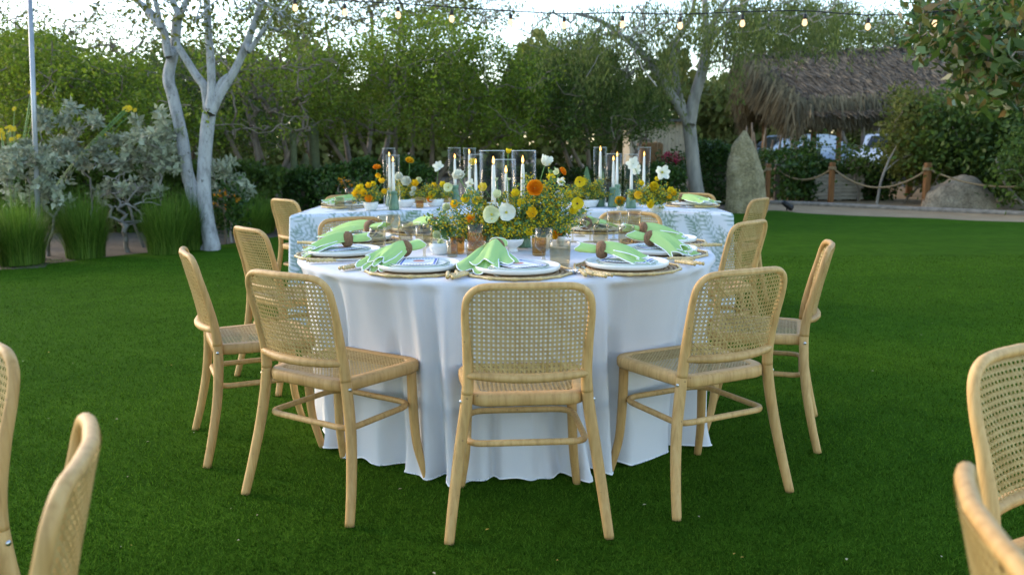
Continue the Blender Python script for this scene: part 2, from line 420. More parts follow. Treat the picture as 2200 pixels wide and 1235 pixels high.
def make_chair():
    root = empty('cane_chair')
    L, Rr = spline(post(-1), 8), spline(post(1), 8)
    cut = next(i for i, c in enumerate(Rr) if c[2] > .455)
    hoop = L[cut:] + list(reversed(Rr[cut:]))[1:]
    m = MB(); m.tube([c[:3] for c in hoop], [c[3] for c in hoop], 10); bf = m.build('back_frame', WOOD, root)
    m = MB(); weave(m, back_in, (-.19, .19, .515, .808), lambda a, b, l: (a, back_y(a, b) + l, b)); m.build('back_cane', CANE, bf, smooth=False)
    m = MB(); rail = [(x, back_y(x, .524) - .004, .524 - .004 * (1 - (x / .19) ** 2)) for x in np.linspace(-.187, .187, 17)]
    m.tube(rail, [.0115 + .004 * (1 - abs(p[0] / .19) ** 3) for p in rail], 10); m.build('back_rail', WOOD, root)
    for S in (L, Rr):
        m = MB(); seg = S[:cut + 3]; m.tube([c[:3] for c in seg], [c[3] * (1 if i_ < cut - 1 else .985) for i_, c in enumerate(seg)], 10); m.build('leg', WOOD, root)
    for s in (-1, 1):
        c = spline([(s * .184, .150, .43, .0175), (s * .186, .152, .3, .0176), (s * .193, .160, .15, .0164), (s * .205, .182, .05, .0150), (s * .212, .196, 0, .0144)], 5)
        m = MB(); m.tube([q[:3] for q in c], [q[3] for q in c], 10); m.build('leg', WOOD, root)
    m = MB(); ring_loft(m, SEAT_OUT, [(-.044, .455), (-.038, .4605), (-.006, .4605), (0, .454), (.001, .44), (0, .427), (-.005, .421), (-.038, .421), (-.044, .427)])
    sf = m.build('seat_frame', WOOD, root)
    inner = [(x * .83, (y + .005) * .82 - .005) for x, y in SEAT_OUT]
    m = MB(); weave(m, lambda x, y: in_poly(x, y, inner), (-.19, .19, -.18, .17), lambda a, b, l: (a, b, .4585 - .006 * max(0, 1 - (a / .17) ** 2) * max(0, 1 - (b / .16) ** 2) + l), step=.016)
    m.build('seat_cane', CANE, sf, smooth=False)
    st = round_poly([(-.188, -.187), (.188, -.187), (.186, .152), (-.186, .152)], [.05, .05, .075, .075])
    m = MB(); m.tube([(x, y, .298 + .004 * y) for x, y in st], .0112, 8, closed=True); m.build('stretcher', WOOD, root)
    for s in (-1, 1):
        m = MB(); m.tube([(s * .203, -.193, .437), (s * .2125, -.193, .437)], [.0065, .0055], 8); m.build('bolt', STEEL, root)
    return root
chair0 = make_chair(); chair_used = [False]
def place_chair(x, y, deg, label, group):
    o = chair0 if not chair_used[0] else copy_tree(chair0)
    chair_used[0] = True
    o.location = (x, y, 0); o.rotation_euler = (0, 0, R(deg)); tag(o, label, 'chair', group); return o
def place_top(px, py, deg, label, group):
    p = gnd(px, py, .82); t = R(deg); place_chair(p.x - (.285 * math.sin(t)), p.y + .285 * math.cos(t), deg, label, group)
RT = 'cane chairs around the round white table'; FT = 'cane chairs around the fern-print table'; OT = 'cane chairs of other tables on the lawn'
TBL = Vector((-.023, 3.888, 0)); TR = .912; TZ = .76
pending = []
def chairs():
    S = 'cane chair '
    place_chair(.035, 2.829, 3.66, S + 'at the round white table, in front of the small white footed bowl', RT)
    place_chair(-.601, 3.035, -33, S + 'at the round table, next past the footed bowl towards the white-barked tree', RT)
    place_chair(.642, 3.065, 27.6, S + 'at the round table, next past the footed bowl towards the standing stone', RT)
    place_chair(1.048, 3.66, 72.4, S + 'at the round table, second past the footed bowl towards the standing stone', RT)
    place_chair(-1.046, 3.549, -65.7, S + 'at the round table, second past the footed bowl towards the white-barked tree', RT)
    place_top(524, 489, -50, S + 'at the round table, third past the footed bowl towards the white-barked tree', RT)
    place_top(1622, 475, 47, S + 'at the round table, third past the footed bowl towards the standing stone', RT)
    place_top(752, 467, -150, S + 'between the two tables on the side of the white-barked tree', RT)
    place_top(1357, 455, 155, S + 'between the two tables on the side of the standing stone', RT)
    place_top(603, 428, -45, S + 'at the end of the fern-print table near the white-barked tree', FT)
    place_top(1640, 426, 54, S + 'at the end of the fern-print table near the standing stone', FT)
    place_top(1487, 415, 160, S + 'behind the fern-print table, on the side of the standing stone', FT)
    place_top(920, 414, 185, S + 'behind the middle of the fern-print table, mostly hidden by flowers', FT)
    place_top(748, 419, 195, S + 'behind the fern-print table, on the side of the white-barked tree', FT)
    return S
S_ = chairs()

# ------------------------------------------------------------------ round table and cloth
tb = empty('round_table', (TBL.x, TBL.y, 0)); tag(tb, 'round folding banquet table hidden under the plain white cloth', 'table')
m = MB(); m.lathe([(.0, TZ - .03), (.885, TZ - .03), (.89, TZ - .02), (.89, TZ - .012), (.885, TZ - .006), (0, TZ - .006)], 48); m.build('tabletop', WOOD, tb)
for k in range(4):
    a = k * math.pi / 2 + .6; m = MB(); m.tube([(.5 * math.cos(a), .5 * math.sin(a), TZ - .03), (.55 * math.cos(a), .55 * math.sin(a), 0.0)], .016, 8); m.build('leg', STEEL, tb)
def round_cloth():
    n = 420; th = np.linspace(0, 2 * np.pi, n, endpoint=False)
    r2 = np.random.default_rng(5)
    F = np.zeros(n); ang_ = .1
    while ang_ < 6.2:                                            # narrow creases between broad bulging panels
        gap = r2.uniform(.24, .50); c0 = ang_; dlt = (th - c0 + np.pi) % (2 * np.pi) - np.pi; wv = r2.uniform(.045, .085)
        F -= r2.uniform(.8, 1.9) * np.exp(-(dlt / wv) ** 2); F += r2.uniform(.2, .6) * np.exp(-((dlt - gap * .5) / (gap * .33)) ** 2); ang_ += gap
    for off_, dp_, wd_ in ((-23, .9, .03), (-17, 1.3, .04), (-9, .8, .03), (13, 1.0, .03), (20, 1.4, .04), (28, .8, .03), (-50, 1.2, .04), (55, 1.2, .04), (-58, .8, .03), (-4, .5, .03)):
        dlt = (th - math.radians(off_ - 90) + np.pi) % (2 * np.pi) - np.pi; F -= dp_ * np.exp(-(dlt / wd_) ** 2); F += .55 * dp_ * np.exp(-((np.abs(dlt) - 2.1 * wd_) / (1.1 * wd_)) ** 2)
    F = F + .12 * np.cos(29 * th + 1) + .25 * np.cos(5 * th + 2); shift = .18 * np.cos(3 * th + .7) + .1 * np.cos(8 * th)
    fl = np.zeros(n)
    for kf, am in ((5, .6), (9, .7), (16, .5)): fl += am * np.cos(kf * th + r2.random() * 6.28)
    seats = [math.radians(a - 90) for a in (3.1, -34.1, 38.9, 78, -71.7, 113, -108, 148, -145, 180)]
    push = np.zeros(n)
    for s_ in seats: push = np.maximum(push, np.clip(1.25 - np.abs((th - s_ + np.pi) % (2 * np.pi) - np.pi) / .26, 0, 1))
    rows = []
    prof = [(0.0, 0), (.3, 0), (.6, 0), (.8, 0), (.885, 0.0), (.902, -.003), (.911, -.010), (.914, -.022)]
    for r_, z in prof: rows.append((np.full(n, r_), np.full(n, TZ + z)))
    for i in range(1, 37):
        v = i / 36; A = .072 * v ** .6 * (1 - .1 * push)
        base = .912 - .050 * v - .022 * push * min(1, v * 3)
        lim = .045 * np.clip((v - .80) / .20, 0, 1) ** 1.6
        Fv = np.interp((th + shift * (v - .5) * .35) % (2 * np.pi), th, F, period=2 * np.pi); rr = base + A * Fv - .004 + lim * (fl * .9 + 1.0) * (1 - .8 * push); lo_ = .838; rr = np.where(rr > lo_, lo_ + (rr - lo_) * (1 - np.clip(push * 1.5, 0, 1) * min(1, v * 2.5)), rr)
        zz = np.full(n, (TZ - .022) * (1 - v) + .006)
        if v > .9: zz = zz + (.012 * np.clip(np.sin(th * 19 + fl * 2), 0, 1) * (v - .9) / .1)
        rows.append((rr, zz))
    V = []
    for rr, zz in rows: V.append(np.stack([rr * np.cos(th), rr * np.sin(th), zz], 1))
    V = np.concatenate(V); k = len(rows)
    i, j = np.meshgrid(np.arange(k - 1), np.arange(n), indexing='ij'); j2 = (j + 1) % n
    Q = np.stack([i * n + j, (i + 1) * n + j, (i + 1) * n + j2, i * n + j2], -1).reshape(-1, 4)
    hem = [tuple(V[(k - 1) * n + q] + np.array([0, 0, .001])) for q in range(n)]
    return np_mesh('white_cloth', V, Q, WHITE_LINEN, True), hem
me, hem = round_cloth()
o = link('tablecloth', me, loc=(TBL.x, TBL.y, 0)); tag(o, 'plain white linen cloth draped to the grass over the round table', 'tablecloth')
m = MB(); m.tube(hem, .0035, 5, closed=True); m.build('hem', WHITE_THREAD, o)

# ------------------------------------------------------------------ fern-print table (front edge bows away from the round table)
FX = 1.50
def front_y(x): return 5.88 + .46 * (1 - (x / FX) ** 2)
def rear_y(x): return 6.80 + .34 * (1 - (x / FX) ** 2)
def fern_outline(step):
    pts = []
    xs = np.arange(-FX, FX, step)
    f = [(x, front_y(x)) for x in xs]; b = [(x, rear_y(x)) for x in xs[::-1]]
    e1 = [(FX, y) for y in np.arange(front_y(FX), rear_y(FX), step)]; e2 = [(-FX, y) for y in np.arange(rear_y(FX), front_y(FX), -step)]
    P = np.array(f + e1 + b + e2)
    for _ in range(int(10 * (.01 / step) ** 2) + 3):            # round the corners
        P = .5 * P + .25 * (np.roll(P, 1, 0) + np.roll(P, -1, 0))
    return P
def ferns(n, w, h, seed):
    """line segments of fern fronds over a w x h field: (x0,y0,x1,y1,halfwidth)"""
    r = random.Random(seed); out = []; used = []
    for _ in range(n * 12):
        x, y = r.random() * w, r.uniform(-.1, h * .85)
        if any((x - u) ** 2 + (y - v) ** 2 < .145 ** 2 for u, v in used): continue
        used.append((x, y)); a = math.pi / 2 + r.uniform(-1.0, 1.0); L = r.uniform(.27, .42); cur = r.uniform(-1.9, 1.9); k = 11; seg = []
        px, py = x, y
        for i in range(k):
            t = i / k; aa = a + cur * t * t; nx, ny = px + math.cos(aa) * L / k, py + math.sin(aa) * L / k
            seg.append((px, py, nx, ny, .002))
            ll = L * .21 * (math.sin(math.pi * min(1, .16 + t * .84)) ** .8)
            for s in (-1, 1):
                b = aa + s * .95; seg.append((px, py, px + math.cos(b) * ll, py + math.sin(b) * ll, .0042))
            px, py = nx, ny
        out.append(seg)
        if len(out) >= n: break
    return out
def stamp(U, Vv, fr):
    val = np.zeros(len(U))
    for seg in fr:
        S = np.array(seg); lo = np.minimum(S[:, :2], S[:, 2:4]).min(0) - .02; hi = np.maximum(S[:, :2], S[:, 2:4]).max(0) + .02
        ix = np.where((U > lo[0]) & (U < hi[0]) & (Vv > lo[1]) & (Vv < hi[1]))[0]
        if not len(ix): continue
        u, v = U[ix][:, None], Vv[ix][:, None]; dx, dy = (S[:, 2] - S[:, 0])[None], (S[:, 3] - S[:, 1])[None]
        t = np.clip(((u - S[:, 0]) * dx + (v - S[:, 1]) * dy) / (dx * dx + dy * dy + 1e-9), 0, 1)
        d = np.hypot(u - S[:, 0] - t * dx, v - S[:, 1] - t * dy)
        c = np.clip((S[:, 4] * (1.2 - .8 * t) + .0035 - d) / .005, 0, 1).max(1)
        val[ix] = np.maximum(val[ix], c * (0.75 + 0.25 * ((int(S[0, 0] * 1e4) % 7) / 6)))
    return val
def fern_mat():
    m, nt, b = nodes('fern_print_linen')
    at = nt.nodes.new('ShaderNodeAttribute'); at.attribute_name = 'print'
    n = noise(nt, coords(nt), 5, 3)
    ink = ramp(nt, n, [(0.35, (0.13, 0.22, 0.09)), (0.65, (0.17, 0.27, 0.24))])
    c = mixc(nt, at.outputs['Fac'], (0.66, 0.69, 0.725), ink); nt.links.new(c, b.inputs['Base Color'])
    b.inputs['Roughness'].default_value = 0.85; b.inputs['Specular IOR Level'].default_value = 0.1; return m
def fern_cloth():
    st = .0085; P = fern_outline(st); n = len(P)
    T = np.roll(P, -1, 0) - np.roll(P, 1, 0); T /= np.linalg.norm(T, axis=1)[:, None]; N = np.stack([T[:, 1], -T[:, 0]], 1)
    s = np.concatenate([[0], np.cumsum(np.linalg.norm(np.diff(P, axis=0), axis=1))])
    r2 = np.random.default_rng(3); Lt = s[-1]
    F = sum(am * np.cos(2 * np.pi * kf * s / Lt + r2.random() * 6.28) for kf, am in ((14, .6), (23, .6), (31, .5), (47, .3)))
    rows = [(-.03, TZ), (-.014, TZ - .001), (-.005, TZ - .005), (0, TZ - .013)]; V = []
    for o_, z in rows: V.append(np.concatenate([P + N * o_, np.full((n, 1), z)], 1))
    nv = 82
    for i in range(1, nv + 1):
        v = i / nv; off = .005 + .03 * v + .03 * v ** .9 * F
        V.append(np.concatenate([P + N * off[:, None], np.full((n, 1), (TZ - .013) * (1 - v) + .006)], 1))
    k = len(V); V = np.concatenate(V)
    i, j = np.meshgrid(np.arange(k - 1), np.arange(n), indexing='ij'); j2 = (j + 1) % n
    Q = np.stack([i * n + j, (i + 1) * n + j, (i + 1) * n + j2, i * n + j2], -1).reshape(-1, 4)
    U = np.tile(s, k); W = V[:, 2]
    val = stamp(U, W, ferns(260, Lt, .80, 4))
    # top
    nx, ny = 260, 84; xs = np.linspace(-FX + .028, FX - .028, nx); G = []
    for j_ in range(ny):
        t = j_ / (ny - 1); y = np.array([(front_y(x) + .028) * (1 - t) + (rear_y(x) - .028) * t for x in xs]); G.append(np.stack([xs, y, np.full(nx, TZ - .0012)], 1))
    G = np.concatenate(G); i, j = np.meshgrid(np.arange(ny - 1), np.arange(nx - 1), indexing='ij')
    Q2 = np.stack([i * nx + j, i * nx + j + 1, (i + 1) * nx + j + 1, (i + 1) * nx + j], -1).reshape(-1, 4) + len(V)
    val2 = stamp(G[:, 0] + 1.6, G[:, 1] - 5.8, ferns(90, 3.2, 1.5, 9))
    me = np_mesh('fern_cloth', np.concatenate([V, G]), np.concatenate([Q, Q2]), fern_mat(), True)
    a = me.attributes.new('print', 'FLOAT', 'POINT'); a.data.foreach_set('value', np.concatenate([val, val2]).astype(np.float32)); return me
t2 = empty('banquet_table', (0, 6.5, 0)); tag(t2, 'long bowed banquet table hidden under the fern-print cloth', 'table')
m = MB(); P = fern_outline(.05); P = [(p[0] * .985, (p[1] - 6.45) * .97 + 6.45 - 6.5) for p in P]; n = len(P)
m.add([(x, y, TZ - .035) for x, y in P] + [(x, y, TZ - .008) for x, y in P], [tuple(range(n, 2 * n)), tuple(range(n - 1, -1, -1))] + [(i, (i + 1) % n, n + (i + 1) % n, n + i) for i in range(n)])
m.build('tabletop', WOOD, t2, smooth=False)
for x, y in ((-1.2, -.2), (1.2, -.2), (-1.2, .2), (1.2, .2)):
    m = MB(); m.tube([(x, y, 0), (x, y, TZ - .035)], .02, 8); m.build('leg', STEEL, t2)
tag(link('tablecloth', fern_cloth()), 'white tablecloth printed with green fern fronds over the long table', 'tablecloth')

# ------------------------------------------------------------------ place settings
PH = {'mid': 'in front of the footed bowl', 'lf': 'first past the footed bowl towards the white-barked tree', 'l': 'second past the footed bowl towards the white-barked tree',
      'lb': 'third past the footed bowl towards the white-barked tree', 'rf': 'first past the footed bowl towards the standing stone', 'r': 'second past the footed bowl towards the standing stone',
      'rb': 'third past the footed bowl towards the standing stone', 'bl': 'across the round table on the tree side',
      'br': 'across the round table on the stone side', 'f1': 'at the white-barked tree end of the fern-print table', 'f2': 'at the standing stone end of the fern-print table'}
def shared(fn):
    cache = {}
    def g_(*a):
        if a not in cache: cache[a] = fn(*a)
        return cache[a]
    return g_
def place_xyz(name, me, p, rz=0.0, parent=None): return link(name, me, parent, p, (0, 0, rz))
@shared
def mat_weave():
    m = MB()
    for i in range(9):
        r = .185 - i * .02; pts = [(r * math.cos(a), r * math.sin(a), .004 + .0012 * math.sin(14 * a + i * 3.1)) for a in np.linspace(0, 6.2832, 45)[:-1]]
        m.tube(pts, .0095, 4, closed=True, flat=.35 if False else 1.0)
    m.v = [(x, y, .0005 + z * .4) for x, y, z in m.v]
    return m.mesh('placemat_weave', RATTAN)
@shared
def mat_rim():
    m = MB(); n = 14
    pts, rr = [], []
    for i in range(n * 6):
        a = 2 * math.pi * i / (n * 6); sc_ = 1 + .012 * math.cos(n * a); pts.append((.198 * sc_ * math.cos(a), .198 * sc_ * math.sin(a), .006)); rr.append(.0048 if i % 6 else .0075)
    m.tube(pts, rr, 6, closed=True); return m.mesh('placemat_rim', BAMBOO)
@shared
def charger():
    m = MB(); m.lathe([(0, .004), (.12, .004), (.152, .007), (.156, .012), (.158, .0235), (.1555, .0255), (.152, .0235), (.149, .013), (.12, .009), (0, .009)], 44); return m.mesh('charger', STONEWARE)
@shared
def salad():
    m = MB(); m.lathe([(0, .0), (.08, .0), (.112, .007), (.118, .0115), (.1165, .013), (.11, .010), (.08, .0045), (0, .0045)], 40); return m.mesh('salad_plate', SAGE_GLAZE)
@shared
def top_plate():
    m = MB(); m.lathe([(0, .0), (.07, .0), (.102, .005), (.106, .008), (.1045, .0092), (.098, .0075), (.07, .004), (0, .004)], 40); return m.mesh('upper_plate', STONEWARE)
BLUE = plain('blue_print', (0.05, 0.10, 0.42), .6, .1); PINK = plain('pink_print', (0.62, 0.22, 0.15), .6, .2); PAPER = plain('white_paper', (0.8, 0.8, 0.79), .8, .03)
@shared
def menu_mesh():
    m = MB(); w, h = .068, .088
    m.box((0, 0, .0006), (2 * w, 2 * h, .0012)); m.mi = 1                     # printed frame: rows of blue blocks
    for i in range(12):
        for (x, y, a, b) in ((-w + .0085 + .0115 * i, -h + .007, .0062, .008), (-w + .0085 + .0115 * i, h - .007, .0062, .008)):
            m.box((x, y, .0014), (a, b, .0006))
    for i in range(13):
        for x in (-w + .007, w - .007): m.box((x, -h + .018 + .0122 * i, .0014), (.008, .0065, .0006))
    m.mi = 0
    n = 24; m.add([(.042 * math.cos(6.2832 * i / n) * (1 + .03 * math.cos(12 * 6.2832 * i / n)), .05 * math.sin(6.2832 * i / n), .003) for i in range(n)], [tuple(range(n))])
    m.mi = 2; m.add([(.022 * math.cos(6.2832 * i / n), .024 * math.sin(6.2832 * i / n), .0042) for i in range(n)], [tuple(range(n))])
    return m.mesh('menu_card', [PAPER, BLUE, PINK], False)
def bamboo_handle(m, y0, y1, r=.0062):
    k = 6; pts, rr = [], []
    for i in range(k * 3 + 1):
        t = i / (k * 3); pts.append((0, y0 + (y1 - y0) * t, r + .0005 + .006)); rr.append(r * (1.28 if i % 3 == 0 else .95))
    m.tube(pts, rr, 8)
@shared
def fork_parts():
    h = MB(); bamboo_handle(h, -.105, -.005)
    f = MB(); f.tube([(0, -.006, .0125), (0, .03, .011), (0, .05, .010)], [.003, .0022, .003], 6)
    f.tube([(0, .045, .010), (0, .058, .009)], [.004, .0105], 8, flat=.3)
    for x in (-.0085, -.0028, .0028, .0085): f.tube([(x, .056, .009), (x, .08, .0105), (x * 1.02, .102, .014)], [.0018, .0016, .0008], 5)
    return h.mesh('fork_handle', BAMBOO), f.mesh('fork_head', STEEL)
@shared
def knife_parts():
    h = MB(); bamboo_handle(h, -.105, .0)
    f = MB(); n = 8; prof = [(-.004, 0), (.006, .002), (.010, .05), (.008, .09), (0, .112), (-.004, .09)]
    f.add([(x, y, .0105) for x, y in prof] + [(x, y, .0125) for x, y in prof], [tuple(range(5, -1, -1)), tuple(range(6, 12))] + [(i, (i + 1) % 6, 6 + (i + 1) % 6, 6 + i) for i in range(6)])
    return h.mesh('knife_handle', BAMBOO), f.mesh('knife_blade', STEEL, False)
NAPG, RINGG, PLG = 'green napkins on the plates', 'woven napkin rings', 'plates of the place settings'
def napkin(ring, end, seed, label, label_ring, big=1.0, wide=1.0):
    """a napkin drawn through a woven ring, its scalloped end fanned out towards `end`"""
    r = random.Random(seed); ring, end = Vector(ring), Vector(end)
    d = end - ring; L = min(.32, max(.17, Vector((d.x, d.y, 0)).length)); ang = math.atan2(d.y, d.x)
    root = empty('napkin', ring, ang); tag(root, label, 'napkin', NAPG)
    dz = end.z - ring.z; cloth = MB(); edges = []
    def layer(a0, width, lift, length, ph, amp, drop):
        nu, nt_ = 15, 33; rows = []; ca, sa = math.cos(a0), math.sin(a0)
        for i in range(nu):
            s = i / (nu - 1); row = []; hw = (.020 + (width * wide - .020) * s ** .75)
            for j in range(nt_):
                t = -1 + 2 * j / (nt_ - 1)
                x0 = .004 + length * s * (1 + (.17 * abs(math.cos(1.5 * math.pi * t + ph)) - .12 - .10 * t * t) * s ** 2)
                y0 = hw * t * (1 + .07 * math.sin(9 * s + ph * 7) * s)
                x, y = x0 * ca - y0 * sa, x0 * sa + y0 * ca
                dome = (.024 * (1 - s) ** 1.3 + .016 * math.sin(math.pi * min(1, s * 1.1))) * (1 - t * t)
                z = lift + dz * drop * (x0 / L) ** 1.3 + dome + amp * s ** .7 * math.cos(t * 4.6 + ph * 5) + .004 * math.sin(t * 9 + s * 4 + ph * 9) * s
                row.append((x, y, z))
            rows.append(row)
        cloth.grid(rows)
        rim = [rows[i][0] for i in range(4, nu)] + rows[-1][1:-1] + [rows[i][-1] for i in range(nu - 1, 3, -1)]
        e_ = MB(); e_.tube(rim, .0023 * big, 4); edges.append(e_)
    layer(.16, .060, .000, L * 1.04, .3 + r.random() * .6, .008, 1.05)
    layer(-.17, .062, .006, L * 1.0, 1.2 + r.random() * .6, .009, 1.0)
    layer(.02, .056, .014, L * .86, 2.1 + r.random() * .6, .008, .85)
    tail = []
    for i in range(9):                                             # tail behind the ring
        s = i / 8; w = .019 + .021 * s ** .7; row = []
        for j in range(15):
            t = 2 * math.pi * j / 14; row.append((-.004 - .085 * s * (1 + .12 * math.sin(3 * t + seed)), w * math.cos(t) * (1 + .2 * math.sin(2 * t + 3 * s + seed)), .006 + w * .62 * math.sin(t) * (1 - .25 * s) + .008 * s))
        tail.append(row)
    cloth.grid(tail); e_ = MB(); e_.tube(tail[-1][:-1], .0019, 4, closed=True); edges.append(e_)
    c = cloth.build('cloth', LIME_LINEN, root); [e_.build('white_edging', WHITE_THREAD, c) for e_ in edges]
    ro = empty('napkin_ring', ring, ang + .12); tag(ro, label_ring, 'napkin ring', RINGG)
    m = MB()
    for i in range(26):                                            # slanting cane turns round a barrel
        a = 2 * math.pi * i / 26; pts = []
        for k in range(6):
            u = -1 + 2 * k / 5; aa = a + u * .42; rr = .0315 - .0065 * u * u; pts.append((u * .0165, rr * math.cos(aa), .006 + rr * math.sin(aa)))
        m.tube(pts, .0034, 5)
    m.build('cane_wrap', DARK_RATTAN, ro)
    m = MB(); m.tube([(.0165 * s_, .0235 * math.cos(a), .006 + .0235 * math.sin(a)) for s_ in (-1,) for a in np.linspace(0, 6.2832, 25)[:-1]], .004, 6, closed=True)
    m.tube([(.0165, .0235 * math.cos(a), .006 + .0235 * math.sin(a)) for a in np.linspace(0, 6.2832, 25)[:-1]], .004, 6, closed=True); m.build('rim', DARK_RATTAN, ro)
def setting(key, c, ring, end, face, seed, cut=True, menu=True):
    """face = direction towards the sitter, radians"""
    ph = PH[key]; c = Vector((c[0], c[1], TZ)); rz = face + math.pi / 2
    o = empty('placemat', c, rz + seed); tag(o, 'round woven rattan placemat ' + ph, 'placemat', 'rattan placemats')
    link('weave', mat_weave(), o); link('rim', mat_rim(), o)
    o = link('charger_plate', charger(), loc=c + Vector((0, 0, .0055))); tag(o, 'wide white stoneware charger plate ' + ph, 'plate', PLG)
    o = link('salad_plate', salad(), loc=c + Vector((0, 0, .0155))); tag(o, 'pale sage salad plate ' + ph, 'plate', PLG)
    o = link('upper_plate', top_plate(), loc=c + Vector((0, 0, .0215))); tag(o, 'small white plate on top ' + ph, 'plate', PLG)
    if menu:
        o = link('menu_card', menu_mesh(), loc=c + Vector((0, 0, .032)), rot=(0.0, 0, rz + .5)); tag(o, 'blue-framed menu card with pink oval ' + ph, 'menu', 'printed menu cards')
    napkin(ring, end, seed, 'lime napkin with scalloped white edge ' + ph, 'brown woven napkin ring ' + ph, wide=1.55 if key == 'mid' else 1.0)
    if cut:
        u = Vector((math.cos(face), math.sin(face), 0)); w = Vector((-u.y, u.x, 0))
        for off, kind in ((-.225, 0), (-.255, 0), (.225, 1), (.25, 2)):
            hm, fm = fork_parts() if kind == 0 else knife_parts()
            p = c + w * off + u * (.03 + abs(off) * .1 + rnd.uniform(-.012, .012))
            o = empty('fork' if kind == 0 else 'table_knife', p, face + math.pi + rnd.uniform(-.1, .1) - math.pi / 2)
            tag(o, {-.225: 'inner bamboo-handled fork ', -.255: 'outer bamboo-handled fork ', .225: 'inner bamboo-handled knife ', .25: 'outer bamboo-handled knife '}[off] + ph, 'fork' if kind == 0 else 'knife', 'bamboo-handled cutlery')
            link('handle', hm, o); link('head' if kind == 0 else 'blade', fm, o)
def tface(c): return math.atan2(c.y - TBL.y, c.x - TBL.x)
sets = [('mid', (1112, 577), (1066, 533), (1032, 596)), ('lf', (900, 572), (868, 537), (792, 578)), ('l', (738, 541), (746, 517), (655, 546)),
        ('rf', (1347, 568), (1293, 540), (1400, 572)), ('r', (1418, 538), (1398, 515), (1482, 549)), ('lb', (772, 512), (795, 490), (708, 506)),
        ('bl', (905, 493), (933, 482), (868, 490)), ('br', (1278, 490), (1258, 482), (1316, 484)), ('rb', (1425, 515), (1382, 496), (1476, 520))]
for i, (k, c, rg, en) in enumerate(sets):
    cc = gnd(*c, .775); setting(k, cc, gnd(*rg, .822), gnd(*en, .772), tface(cc), i + 1, menu=True)
setting('f1', gnd(748, 440, .775), gnd(765, 429, .81), gnd(706, 436, .80), R(200), 21)
setting('f2', gnd(1487, 438, .775), gnd(1466, 428, .81), gnd(1526, 436, .80), R(-20), 22)

# ------------------------------------------------------------------ glassware
@shared
def tumbler(r, h):
    m = MB(); t = .0022; m.lathe([(0, .001), (r * .86, .001), (r * .93, .004), (r * .97, h * .3), (r, h * .7), (r * .99, h), (r * .99 - t, h), (r - t, h * .7), (r * .97 - t, h * .3), (r * .9 - t, .008), (0, .008)], 28); return m.mesh('tumbler', SMOKE)
@shared
def goblet(r, h, mt):
    m = MB(); t = .002; m.lathe([(0, .001), (r * .82, .001), (r * .8, .004), (.008, .010), (.0055, h * .16), (.007, h * .30), (r * .6, h * .36), (r * .97, h * .46), (r, h * .7), (r * .98, h), (r * .98 - t, h), (r - t, h * .7), (r * .95 - t, h * .47), (r * .5, h * .385), (0, h * .37)], 28); return m.mesh('goblet', MATS_G[mt])
@shared
def fluted(r, h, mt):
    m = MB(); n = 48; prof = [(0, .001), (r * .84, .001), (r * .9, .006), (r, h), (r - .003, h), (r * .87, .01), (0, .009)]; vs = []
    for k, (rr, z) in enumerate(prof):
        for j in range(n):
            a = 2 * math.pi * j / n; q = rr * (1 + (.035 * math.cos(16 * a) if 1 <= k <= 3 else 0)); vs.append((q * math.cos(a), q * math.sin(a), z))
    m.add(vs, [(k * n + j, k * n + (j + 1) % n, (k + 1) * n + (j + 1) % n, (k + 1) * n + j) for k in range(len(prof) - 1) for j in range(n)]); return m.mesh('votive_glass', MATS_G[mt])
MATS_G = {'smoke': SMOKE, 'amber': AMBER, 'clear': GLASS}
@shared
def coupe(r, h):
    m = MB(); t = .0018; m.lathe([(0, .001), (r * .75, .001), (r * .72, .003), (.006, .008), (.004, h * .3), (.006, h * .52), (r * .5, h * .60), (r * .9, h * .76), (r, h), (r - t, h), (r * .88, h * .77), (r * .45, h * .625), (0, h * .6)], 28); return m.mesh('coupe', SMOKE)
def put_glass(name, me, px, py, label, cat='glass', group='glasses on the round table', z=TZ):
    p = gnd(px, py, z); return tag(link(name, me, loc=(p.x, p.y, z + .0005), rot=(0, 0, rnd.random() * 6)), label, cat, group)
RG = 'glasses on the round table'
put_glass('tumbler', tumbler(.039, .098), 1024, 574, 'smoked tumbler standing in front of the orange card')
put_glass('tumbler', tumbler(.041, .102), 1203, 572, 'smoked tumbler beside the fork heads between two place settings')
put_glass('goblet', goblet(.036, .135, 'smoke'), 1168, 563, 'tall smoked goblet between the footed bowl and the tumbler')
put_glass('goblet', goblet(.035, .13, 'smoke'), 1022, 548, 'short-stemmed smoked goblet right against the orange card')
put_glass('votive_glass', fluted(.024, .066, 'smoke'), 972, 552, 'small fluted grey votive glass near the flower arrangement', 'votive')
put_glass('votive_glass', fluted(.031, .072, 'amber'), 983, 545, 'fluted amber votive glass beside the orange card', 'votive')
put_glass('votive_glass', fluted(.031, .075, 'amber'), 1158, 549, 'fluted amber votive glass beside the footed bowl', 'votive')
